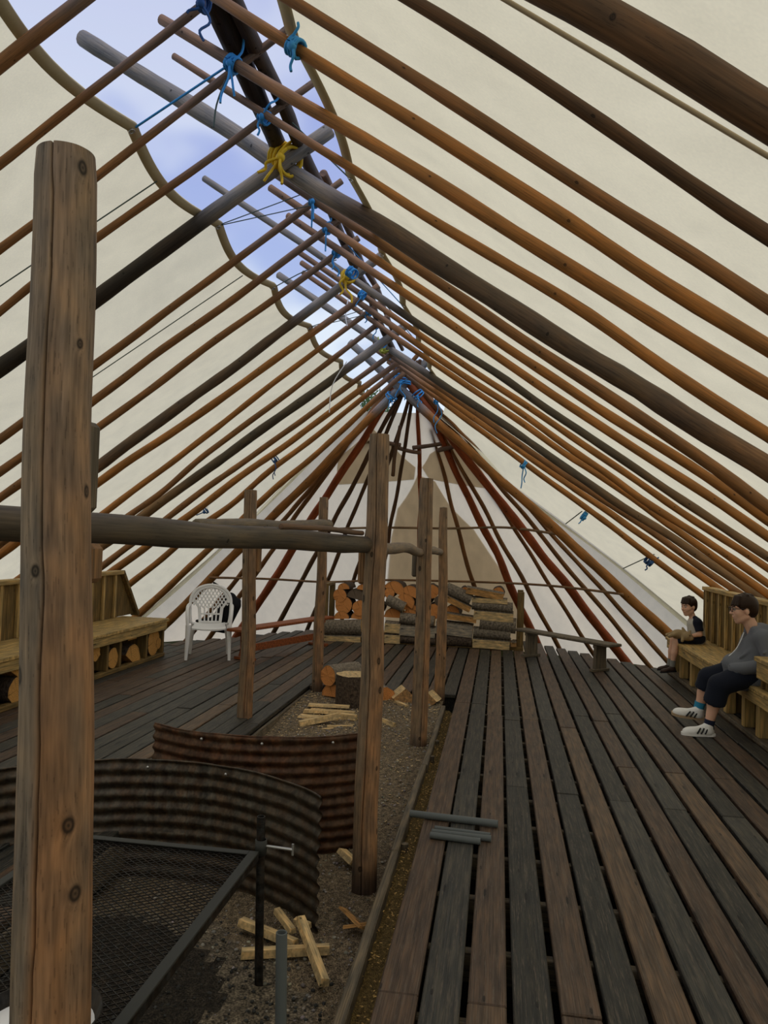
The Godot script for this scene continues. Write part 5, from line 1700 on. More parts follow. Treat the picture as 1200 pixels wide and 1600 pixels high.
	# the pan
	var pan := thing("frying_pan", "black iron pan of cloudy water on the near corner of the grill", "pan", Vector3(-1.10, 0.302, -1.80))
	var pst := begin()
	lathe(pst, [Vector2(0.001, 0.0), Vector2(0.115, 0.0), Vector2(0.128, 0.01), Vector2(0.152, 0.075), Vector2(0.156, 0.078), Vector2(0.150, 0.079), Vector2(0.125, 0.014), Vector2(0.11, 0.006), Vector2(0.001, 0.005)], 40)
	obj("bowl", pst, M.iron, pan)
	pst = begin()
	lathe(pst, [Vector2(0.140, 0.044), Vector2(0.001, 0.046)], 40)
	obj("water", pst, M.brine, pan)
	pst = begin()
	box(pst, Vector3(-0.22, 0.075, 0.09), Vector3(0.20, 0.012, 0.028), Basis(Vector3.UP, 0.4), 0.004)
	obj("handle", pst, M.iron, pan)

	# kindling by the black ring
	var kg := "kindling by the black fire ring"
	stick("kindling_stick", "brown-streaked kindling stick slanting towards the black pipe", Vector3(-0.83, -0.205, -3.34), Vector3(-1.13, -0.205, -3.47), 0.045, 0.034, 0.1, M.kindling, kg)
	stick("kindling_stick", "short pale kindling stick pointing up to the black ring", Vector3(-0.86, -0.185, -3.40), Vector3(-0.99, -0.19, -3.58), 0.034, 0.026, 0.0, M.kindling, kg)
	stick("kindling_stick", "straight pale kindling stick lying level behind the free grey pipe", Vector3(-0.68, -0.21, -3.34), Vector3(-1.04, -0.21, -3.22), 0.038, 0.036, 0.0, M.kindling, kg)
	stick("kindling_stick", "dark-streaked kindling stick laid on top, pointing at the camera", Vector3(-0.635, -0.195, -3.06), Vector3(-0.845, -0.155, -3.46), 0.040, 0.036, 0.15, M.kindling, kg)
	stick("kindling_stick", "short square kindling end behind the top stick", Vector3(-0.80, -0.19, -3.47), Vector3(-0.88, -0.19, -3.50), 0.03, 0.03, 0.0, M.kindling, kg)
	stick("wood_splinter", "reddish torn splinter beside the kerb, right of the black ring", Vector3(-0.56, -0.20, -3.52), Vector3(-0.70, -0.215, -3.72), 0.05, 0.012, 0.5, M.split_honey, "splinters on the gravel")
	stick("wood_splinter", "second reddish torn splinter lying against the kerb", Vector3(-0.53, -0.19, -3.56), Vector3(-0.66, -0.215, -3.54), 0.03, 0.012, 0.3, M.split_honey, "splinters on the gravel")
	stick("wood_splinter", "pale pointed splinter in the sawdust slot by the deck", Vector3(-0.425, -0.15, -3.22), Vector3(-0.42, -0.145, -3.36), 0.028, 0.010, 0.0, M.kindling, "splinters on the gravel")
	stick("wood_splinter", "pale chip wedged at the foot of the rusty sheet", Vector3(-0.73, -0.21, -4.22), Vector3(-0.83, -0.19, -4.32), 0.07, 0.03, 0.4, M.kindling, "splinters on the gravel")
	# kindling heap further back
	var hg := "kindling heap on the gravel"
	var heap := [
		["widest pale slat at the back of the kindling heap", Vector3(-1.33, 0.00, -7.18), Vector3(-1.72, 0.00, -7.14), 0.09, 0.018, 0.0],
		["pale slat second from the back of the kindling heap", Vector3(-1.28, -0.02, -7.06), Vector3(-1.67, -0.015, -7.04), 0.06, 0.022, 0.2],
		["broad split sheet under the kindling heap, at its left", Vector3(-1.36, -0.045, -6.86), Vector3(-1.74, -0.05, -6.88), 0.15, 0.025, 0.05],
		["thick kindling stick laid slanted on top of the heap", Vector3(-1.33, 0.015, -6.76), Vector3(-1.66, -0.045, -6.58), 0.055, 0.05, 0.1],
		["short stubby kindling stick at the right of the heap", Vector3(-1.20, -0.02, -6.86), Vector3(-1.36, -0.02, -6.88), 0.05, 0.05, 0.0],
		["thin kindling stick in front of the heap, by the rusty sheet", Vector3(-1.30, -0.075, -6.62), Vector3(-1.58, -0.085, -6.53), 0.035, 0.03, 0.0],
		["second thin kindling stick at the front right of the heap", Vector3(-1.20, -0.06, -6.68), Vector3(-1.42, -0.065, -6.62), 0.04, 0.03, 0.0],
		["long pale slat across the middle of the kindling heap", Vector3(-1.24, -0.01, -6.98), Vector3(-1.72, -0.02, -6.97), 0.07, 0.03, 0.1],
		["small square kindling end lowest at the right of the heap", Vector3(-1.19, -0.07, -6.75), Vector3(-1.32, -0.07, -6.75), 0.035, 0.035, 0.3]]
	for h in heap:
		stick("kindling_stick", h[0], h[1] + Vector3(-0.02, -0.03, 0), h[2] + Vector3(-0.02, -0.03, 0), h[3], h[4], h[5], M.kindling, hg)
	# other pieces on the gravel
	stick("kindling_stick", "single pale stick lying right of the chopping block", Vector3(-0.83, -0.045, -7.42), Vector3(-1.01, -0.045, -7.64), 0.045, 0.03, 0.0, M.kindling, "loose sticks on the gravel")
	stick("kindling_stick", "small pinkish stick lying right of the kindling heap", Vector3(-0.86, -0.065, -6.75), Vector3(-1.03, -0.065, -6.92), 0.04, 0.04, 0.2, M.split_pale, "loose sticks on the gravel")
	var wedge := func(label: String, at: Vector3, turn: float, r: float, l: float, roll: float) -> void:
		var pr := half_prof(r, roll, PI * 0.55)
		var w := mesh_node("split_log", log_mesh(pr[0], pr[1], l, M.bark_grey, M.kindling, M.kindling_brown, int(r * 1000)))
		w.transform = Transform3D(Basis(Vector3.UP, turn), at)
		tag(w, label, "firewood", "split logs round the chopping block")
	wedge.call("wedge-shaped pale split log with its ridge up, right of the central post", Vector3(-0.87, 0.085, -7.62), 0.35, 0.16, 0.20, -0.75)
	wedge.call("small pale split log between the two right-hand posts", Vector3(-0.655, 0.06, -7.62), -0.2, 0.13, 0.18, -0.7)
	# chopping block and logs
	var blk := thing("chopping_block", "short upright bark-covered stump used as chopping block", "stump", Vector3(-1.35, -0.10, -7.42))
	var bst := begin()
	var prof := round_prof(0.185, 71)
	var bm := log_mesh(prof[0], prof[1], 0.335, M.bark_dark, M.split_pale, M.split_pale, 72)
	var bo := mesh_node("trunk", bm, blk)
	bo.rotation.x = PI / 2
	bo.position.y = 0.0
	bst = begin()
	for k in 10:
		var a := k * 2.4
		box(bst, Vector3(cos(a) * 0.02 * k * 0.8, 0.337, sin(a) * 0.02 * k * 0.8), Vector3(0.02, 0.003, 0.01), Basis(Vector3.UP, a), 0.001)
	obj("wood_dust", bst, M.kindling, blk).set_meta("kind", "stuff")
	var lg := func(label: String, at: Vector3, turn: float, r: float, l: float, whole: bool, s: int) -> void:
		var pr: Array = round_prof(r, s) if whole else half_prof(r * 1.15, PI)
		var w := mesh_node("firewood_log", log_mesh(pr[0], pr[1], l, M.bark_grey, M.split_honey, M.end_orange, s))
		w.transform = Transform3D(Basis(Vector3.UP, turn), at)
		tag(w, label, "firewood", "logs by the chopping block")
	lg.call("upper orange-ended log stacked left of the chopping block", Vector3(-1.665, 0.16, -7.62), -0.55, 0.105, 0.42, true, 81)
	lg.call("lower orange-ended log left of the chopping block", Vector3(-1.61, -0.045, -7.62), -0.35, 0.115, 0.40, false, 82)
	lg.call("orange-ended half log just right of the central post, on the gravel", Vector3(-1.08, -0.03, -7.62), 0.5, 0.12, 0.36, true, 83)

	# grey pipes on the deck
	var pg := "grey pipes lying on the deck"
	var gp := func(label: String, a: Vector3, b: Vector3, r: float) -> void:
		var ps := begin()
		tube(ps, [Vector3.ZERO, b - a], [r, r], 14, false)
		tube(ps, [b - a, (b - a) * 0.7], [r * 0.8, r * 0.8], 14, false)
		tube(ps, [(b - a) * 0.3, Vector3.ZERO], [r * 0.8, r * 0.8], 14, false)
		var po := obj("steel_pipe", ps, M.pipe_grey)
		po.position = a
		tag(po, label, "pipe", pg)
	gp.call("longest grey pipe, lying apart at the back of the four on the deck", Vector3(-0.455, 0.022, -4.40), Vector3(0.04, 0.022, -4.36), 0.020)
	gp.call("thinnest grey pipe, second from the back of the four on the deck", Vector3(-0.30, 0.015, -4.235), Vector3(0.0, 0.015, -4.205), 0.013)
	gp.call("short grey pipe, third from the back of the four on the deck", Vector3(-0.31, 0.018, -4.17), Vector3(0.005, 0.018, -4.150), 0.016)
	gp.call("short grey pipe nearest the camera of the four on the deck", Vector3(-0.315, 0.019, -4.120), Vector3(-0.05, 0.019, -4.095), 0.017)

# ================================================================ loose furniture
func build_furniture() -> void:
	# plastic chair
	var c := thing("plastic_chair", "white moulded plastic garden chair with a lattice back", "chair", Vector3(-3.55, 0.0, -9.22), 0.34)
	var st := begin()
	var g := []
	for i in 13:
		var t := i / 12.0
		var row := []
		for j in 13:
			var s := j / 12.0 * 2.0 - 1.0
			var w := lerpf(0.205, 0.185, t)
			row.append(Vector3(s * w, 0.395 - 0.02 * sin(t * PI) + 0.018 * s * s - 0.03 * smoothstep(0.16, 0.0, t), 0.23 - 0.42 * t))
		g.append(row)
	sheet(st, g)
	var g2 := []
	for row in g: g2.append(row.map(func(p): return p - Vector3(0, 0.012, 0)))
	for row in g2: row.reverse()
	sheet(st, g2)
	for k in 12: quad(st, g[0][k], g[0][k + 1], g2[0][11 - k], g2[0][12 - k])
	obj("seat", st, M.plastic, c)
	# arched frame: from the arm up and over
	st = begin()
	var arch := []
	for k in 25:
		var a := PI * k / 24.0
		arch.append(Vector3(-0.255 * cos(a) * (1.0 if true else 0.0), 0.63 + 0.25 * pow(sin(a), 0.75), -0.20 - 0.05 * sin(a)))
	tube(st, arch, const_r(25, 0.019), 8)
	obj("frame", st, M.plastic, c)
	for s in [-1.0, 1.0]:
		st = begin()
		var arm := curve([Vector3(s * 0.255, 0.64, -0.20), Vector3(s * 0.268, 0.63, -0.06), Vector3(s * 0.268, 0.605, 0.12), Vector3(s * 0.262, 0.52, 0.20), Vector3(s * 0.25, 0.40, 0.225)], 5)
		tube(st, arm, const_r(arm.size(), 0.022), 8)
		obj("armrest", st, M.plastic, c)
		st = begin()
		tube(st, [Vector3(s * 0.245, 0.42, 0.22), Vector3(s * 0.25, 0.2, 0.235), Vector3(s * 0.258, 0.0, 0.25)], [0.034, 0.026, 0.019], 8)
		obj("leg", st, M.plastic, c)
		st = begin()
		tube(st, [Vector3(s * 0.20, 0.40, -0.18), Vector3(s * 0.225, 0.2, -0.22), Vector3(s * 0.235, 0.0, -0.26)], [0.032, 0.024, 0.019], 8)
		obj("leg", st, M.plastic, c)
		st = begin()
		var strut := curve([Vector3(s * 0.255, 0.64, -0.20), Vector3(s * 0.25, 0.50, -0.19), Vector3(s * 0.235, 0.40, -0.17)], 5)
		tube(st, strut, const_r(strut.size(), 0.02), 8)
		obj("upright", st, M.plastic, c)
	# lattice back
	st = begin()
	var bp := func(x: float, y: float) -> Vector3: return Vector3(x, y, -0.19 - 0.09 * (y - 0.39) - 0.02 * (1.0 - x * x * 20))
	var half_w := func(y: float) -> float:
		if y < 0.62: return lerpf(0.125, 0.145, (y - 0.39) / 0.23)
		return 0.215 * sqrt(maxf(0.0, 1.0 - pow((y - 0.62) / 0.25, 2.0))) + 0.0
	var slat := func(a: Vector2, b: Vector2, w: float) -> void:
		var p: Vector3 = bp.call(a.x, a.y)
		var q: Vector3 = bp.call(b.x, b.y)
		var d := (q - p).normalized()
		var z := Vector3.BACK
		var x := d.cross(z).normalized()
		box(st, (p + q) * 0.5, Vector3(w, p.distance_to(q), 0.010), Basis(x, d, x.cross(d)), 0.002)
	for k in 6:
		slat.call(Vector2(-0.115 + k * 0.046, 0.39), Vector2(-0.13 + k * 0.052, 0.60), 0.019)
	slat.call(Vector2(-0.14, 0.515), Vector2(0.14, 0.515), 0.020)
	slat.call(Vector2(-0.125, 0.41), Vector2(0.125, 0.41), 0.035)
	for k in range(-9, 10):   # diamonds, cut to the arch
		for s in [-1.0, 1.0]:
			var x0 := k * 0.046
			var pts := []
			for i in 25:
				var y := 0.59 + 0.27 * i / 24.0
				var x: float = x0 + s * (y - 0.59) * 0.62
				if absf(x) <= half_w.call(y) + 0.006: pts.append(Vector2(x, y))
			if pts.size() > 2: slat.call(pts[0], pts[-1], 0.014)
	for s in [-1.0, 1.0]:
		slat.call(Vector2(s * 0.13, 0.39), Vector2(s * 0.15, 0.60), 0.024)
		slat.call(Vector2(s * 0.15, 0.60), Vector2(s * 0.215, 0.70), 0.03)
	var inner := []
	for k in 21:
		var a := PI * k / 20.0
		inner.append(Vector3(-0.225 * cos(a), 0.66 + 0.195 * sin(a), -0.205 - 0.04 * sin(a)))
	tube(st, inner, const_r(21, 0.016), 6)
	obj("backrest", st, M.plastic, c)
	# bag hung behind it
	var bag := thing("bag", "black cloth bag hanging behind the white plastic chair", "bag", Vector3(-3.52, 0.26, -9.62))
	var f := Field.new(Vector3(-0.42, -0.08, -0.15), Vector3(0.34, 0.62, 0.15), 0.016)
	f.bone(Vector3(-0.08, 0.10, 0), Vector3(0.08, 0.44, 0), 0.10, 0.085, 0.05)
	f.bone(Vector3(0.02, 0.06, 0), Vector3(0.14, 0.36, 0), 0.07, 0.09, 0.05)
	f.bone(Vector3(-0.08, 0.14, 0), Vector3(-0.36, 0.13, 0), 0.07, 0.02, 0.04)
	f.bone(Vector3(0.10, 0.34, 0), Vector3(0.20, 0.42, 0), 0.07, 0.03, 0.03)
	st = begin()
	f.add_to(st)
	obj("pouch", st, M.black_cloth, bag)
	st = begin()
	var strap := curve([Vector3(0.10, 0.46, 0.0), Vector3(0.02, 0.55, 0.02), Vector3(-0.12, 0.64, 0.06), Vector3(-0.10, 0.60, 0.0), Vector3(0.12, 0.42, -0.02)], 5)
	tube(st, strap, const_r(strap.size(), 0.013), 6)
	obj("strap", st, M.black_cloth, bag)

	# trestle benches
	var trestle := func(label: String, mats: Array, a: Vector3, b: Vector3, h: float, w: float, stretcher: bool) -> void:
		var mid := (a + b) * 0.5
		var d := b - a
		var l := d.length()
		var o := thing("trestle_bench", label, "bench", mid, atan2(d.x, d.z) - PI / 2)
		obj("seat", bx(Vector3(-l * 0.5, h - 0.035, -w * 0.5), Vector3(l * 0.5, h, w * 0.5), 0.008), mats[0], o)
		for s in [-1.0, 1.0]:
			var x: float = s * (l * 0.5 - 0.24)
			var ls := begin()
			var outline := [[-0.085, 0.04], [-0.06, 0.14], [-0.07, h - 0.07], [0.07, h - 0.07], [0.06, 0.14], [0.085, 0.04]] if stretcher else [[-0.10, 0.03], [-0.09, h - 0.06], [0.09, h - 0.06], [0.10, 0.03]]
			var c0 := Vector3(x, h * 0.5, 0)
			var k := outline.size()
			for i in k:
				var p: Array = outline[i]
				var q: Array = outline[(i + 1) % k]
				face(ls, [Vector3(x - 0.022, p[1], p[0]), Vector3(x - 0.022, q[1], q[0]), Vector3(x + 0.022, q[1], q[0]), Vector3(x + 0.022, p[1], p[0])], c0)
			for e in [-0.022, 0.022]:
				for i in k / 2:
					face(ls, [Vector3(x + e, outline[i][1], outline[i][0]), Vector3(x + e, outline[(i + 1) % k][1], outline[(i + 1) % k][0]), Vector3(x + e, outline[k - 2 - i][1], outline[k - 2 - i][0]), Vector3(x + e, outline[k - 1 - i][1], outline[k - 1 - i][0])], c0)
			obj("leg", ls, mats[1], o)
			obj("foot", bx(Vector3(x - 0.035, 0, -0.15), Vector3(x + 0.035, 0.035, 0.15), 0.006), mats[0], o)
			obj("cleat", bx(Vector3(x - 0.03, h - 0.075, -w * 0.42), Vector3(x + 0.03, h - 0.035, w * 0.42), 0.004), mats[0], o)
		if stretcher:
			obj("stretcher", bx(Vector3(-l * 0.5 + 0.20, 0.09, -0.018), Vector3(l * 0.5 - 0.20, 0.18, 0.018), 0.004), mats[0], o)
	trestle.call("grey weathered trestle bench standing right of the woodpile", [M.grey_x, M.grey_y], Vector3(0.32, 0, -10.98), Vector3(1.44, 0, -9.72), 0.365, 0.24, false)
	trestle.call("red-brown trestle bench standing left of the woodpile", [M.redwood_x, M.redwood_y], Vector3(-3.14, 0, -8.95), Vector3(-2.42, 0, -10.95), 0.40, 0.22, true)

# ================================================================ the two boys
# adds a head to the field; hs: head-space (x forward, y up, z to its right) to the person's space
func head_field(f: Field, t: Transform3D, s: float) -> void:
	var b := t.basis
	var p := func(x: float, y: float, z: float) -> Vector3: return t * (Vector3(x, y, z) * s)
	f.egg(p.call(-0.014, 0.034, 0.0), Vector3(0.094, 0.086, 0.075) * s, b, 0.02)
	f.egg(p.call(0.026, -0.030, 0.0), Vector3(0.062, 0.080, 0.058) * s, b, 0.03)
	for z in [-1.0, 1.0]:
		f.bone(p.call(-0.01, -0.055, z * 0.046), p.call(0.045, -0.086, z * 0.02), 0.022 * s, 0.017 * s, 0.02)
		f.egg(p.call(0.050, -0.022, z * 0.036), Vector3(0.030, 0.030, 0.024) * s, b, 0.015)
		f.bone(p.call(0.080, 0.030, z * 0.012), p.call(0.066, 0.032, z * 0.045), 0.010 * s, 0.010 * s, 0.01)
		f.egg(p.call(-0.008, -0.004, z * 0.077), Vector3(0.019, 0.031, 0.009) * s, b, 0.006)
		f.egg(p.call(0.092, 0.012, z * 0.031), Vector3(0.014, 0.011, 0.016) * s, b, 0.006, true)
	f.bone(p.call(0.056, -0.094, 0.0), p.call(0.060, -0.088, 0.0), 0.019 * s, 0.017 * s, 0.015)
	f.bone(p.call(0.083, 0.016, 0.0), p.call(0.102, -0.020, 0.0), 0.008 * s, 0.0115 * s, 0.008)
	f.bone(p.call(0.090, -0.024, -0.012), p.call(0.090, -0.024, 0.012), 0.008 * s, 0.008 * s, 0.006)
	f.bone(p.call(0.079, -0.050, -0.016), p.call(0.079, -0.050, 0.016), 0.009 * s, 0.009 * s, 0.006)
	f.bone(p.call(0.076, -0.064, -0.012), p.call(0.076, -0.064, 0.012), 0.009 * s, 0.009 * s, 0.006)

func face_parts(o: Node3D, t: Transform3D, s: float) -> void:
	for z in [-1.0, 1.0]:
		var st := begin()
		ball(st, t * (Vector3(0.0745, 0.012, z * 0.031) * s), Vector3.ONE * 0.0125 * s, t.basis, 8, 10)
		obj("eye", st, M.eye_white, o)
		st = begin()
		ball(st, t * (Vector3(0.0835, 0.011, z * 0.031) * s), Vector3(0.004, 0.0068, 0.0068) * s, t.basis, 6, 10)
		obj("iris", st, M.eye_dark, o)
		st = begin()
		var br := curve([t * (Vector3(0.090, 0.031, z * 0.014) * s), t * (Vector3(0.086, 0.037, z * 0.032) * s), t * (Vector3(0.072, 0.033, z * 0.050) * s)], 4)
		tube(st, br, const_r(br.size(), 0.0035 * s), 5)
		obj("eyebrow", st, M.hair, o)
	var st := begin()
	var lip := curve([t * (Vector3(0.079, -0.057, -0.021) * s), t * (Vector3(0.0885, -0.056, 0.0) * s), t * (Vector3(0.079, -0.057, 0.021) * s)], 4)
	tube(st, lip, const_r(lip.size(), 0.0038 * s), 5)
	obj("mouth", st, M.lip, o)

func hair_mesh(t: Transform3D, s: float, cell: float, fringe: float) -> SurfaceTool:
	var c := t * (Vector3(-0.01, 0.04, 0) * s)
	var f := Field.new(c - Vector3.ONE * 0.15 * s, c + Vector3.ONE * 0.15 * s, cell)
	var b := t.basis
	var p := func(x: float, y: float, z: float) -> Vector3: return t * (Vector3(x, y, z) * s)
	f.egg(p.call(-0.020, 0.044, 0.0), Vector3(0.102, 0.090, 0.086) * s, b, 0.01)
	f.egg(p.call(-0.045, -0.005, 0.0), Vector3(0.070, 0.070, 0.074) * s, b, 0.02)
	f.egg(p.call(0.085, -0.050, 0.0), Vector3(0.085, 0.110 - fringe, 0.105) * s, b, 0.012, true)
	for z in [-1.0, 1.0]:
		f.egg(p.call(0.004, -0.022, z * 0.085), Vector3(0.032, 0.036, 0.03) * s, b, 0.008, true)
	for i in 9:   # locks of the fringe
		var z := (i - 4) * 0.016
		f.bone(p.call(0.050 - absf(z) * 0.3, 0.108, z * 0.8), p.call(0.088 - absf(z) * 0.5, 0.050 - fringe * 0.5 + 0.006 * sin(i * 2.3), z), 0.016 * s, 0.009 * s, 0.008)
	for i in 7:
		var a := i * 0.9
		f.bone(p.call(-0.02, 0.125, 0.0), p.call(-0.02 + 0.06 * cos(a), 0.118 + 0.004 * sin(i * 3.0), 0.05 * sin(a)), 0.016 * s, 0.011 * s, 0.008)
	var st := begin()
	f.add_to(st)
	return st

func hand_field(f: Field, wrist: Vector3, dir: Vector3, palm: Vector3, thumb_side: float, s: float, curl: float) -> void:
	# dir: along the fingers; palm: the way the palm faces
	dir = dir.normalized()
	palm = (palm - dir * palm.dot(dir)).normalized()
	var side := dir.cross(palm) * thumb_side
	var k := 0.006 * s
	for i in 4:
		var w := side * (0.030 - i * 0.020) * s
		var root := wrist + dir * 0.075 * s + w
		f.bone(wrist + w * 0.55 + dir * 0.01 * s, root, 0.013 * s, 0.011 * s, 0.010 * s)
		var l: float = [0.040, 0.045, 0.042, 0.033][i] * s
		var d1 := (dir + palm * curl * 0.5).normalized()
		var d2 := (dir + palm * curl * 1.6).normalized()
		var d3 := (dir * 0.6 + palm * curl * 2.4).normalized()
		var a := root + d1 * l
		var b := a + d2 * l * 0.65
		f.bone(root, a, 0.0092 * s, 0.0085 * s, k)
		f.bone(a, b, 0.0085 * s, 0.0080 * s, k * 0.6)
		f.bone(b, b + d3 * l * 0.5, 0.0080 * s, 0.0068 * s, k * 0.6)
	var tr := wrist + dir * 0.025 * s + side * 0.030 * s
	var t1 := tr + (dir * 0.6 + side * 0.8 + palm * 0.3).normalized() * 0.038 * s
	f.bone(tr - side * 0.012 * s, t1, 0.013 * s, 0.0095 * s, k * 1.5)
	f.bone(t1, t1 + (dir + side * 0.2 + palm * 0.5).normalized() * 0.030 * s, 0.0095 * s, 0.0075 * s, k)

func shoe(o: Node3D, t: Transform3D, l: float, upper: Material, sole: Material, stripes: bool) -> void:
	# shoe space: x towards the toe from the heel, y up from the sole
	var f := Field.new(t.origin - Vector3.ONE * (l + 0.06), t.origin + Vector3.ONE * (l + 0.06), 0.007)
	var b := t.basis
	var p := func(x: float, y: float, z: float) -> Vector3: return t * Vector3(x * l, y * l, z * l)
	f.egg(p.call(0.72, 0.10, 0.0), Vector3(0.27, 0.155, 0.175) * l, b, 0.015)
	f.egg(p.call(0.25, 0.13, 0.0), Vector3(0.23, 0.20, 0.145) * l, b, 0.02)
	f.bone(p.call(0.22, 0.18, 0.0), p.call(0.20, 0.30, 0.0), 0.15 * l, 0.145 * l, 0.02)
	f.bone(p.call(0.30, 0.26, 0.0), p.call(0.66, 0.14, 0.0), 0.105 * l, 0.10 * l, 0.02)
	f.slice(p.call(0, 0.065, 0), -b.y)
	f.slice(p.call(0.2, 0.37, 0), (b.y - b.x * 0.25).normalized())
	var st := begin()
	f.add_to(st)
	var up := obj("shoe_upper", st, upper, o)
	st = begin()
	st.set_smooth_group(-1)
	var out := []
	for k in 28:
		var a := TAU * k / 28.0
		var x := 0.5 + 0.52 * cos(a)
		var w := lerpf(0.145, 0.185, smoothstep(0.3, 0.75, x))
		out.append(Vector2(x, w * signf(sin(a)) * pow(absf(sin(a)), 0.6)))
	for k in 28:
		var q: Vector2 = out[k]
		var r: Vector2 = out[(k + 1) % 28]
		var mid: Vector3 = p.call(0.5, 0.035, 0.0)
		face(st, [p.call(q.x, 0.0, q.y), p.call(r.x, 0.0, r.y), p.call(r.x, 0.085, r.y), p.call(q.x, 0.085, q.y)], mid)
		face(st, [p.call(q.x, 0.0, q.y), p.call(r.x, 0.0, r.y), p.call(0.5, 0.0, 0.0)], mid)
		face(st, [p.call(q.x, 0.085, q.y), p.call(r.x, 0.085, r.y), p.call(0.5, 0.085, 0.0)], mid)
	obj("shoe_sole", st, sole, up)
	if stripes:
		for sd in [-1.0, 1.0]:
			for i in 3:
				st = begin()
				var a := curve([t * (Vector3(0.34 + i * 0.12, 0.085, sd * 0.168) * l), t * (Vector3(0.30 + i * 0.115, 0.17, sd * 0.160) * l), t * (Vector3(0.26 + i * 0.105, 0.255, sd * 0.118) * l)], 4)
				tube(st, a, const_r(a.size(), 0.026 * l), 6)
				obj("stripe", st, M.shoe_black, up)
	st = begin()
	for i in 4:
		add_rod(st, t * (Vector3(0.40 + i * 0.07, 0.325 - i * 0.038, -0.06) * l), t * (Vector3(0.40 + i * 0.07, 0.325 - i * 0.038, 0.06) * l), 0.011 * l, 5)
	obj("laces", st, upper if stripes else M.shoe_black, up)

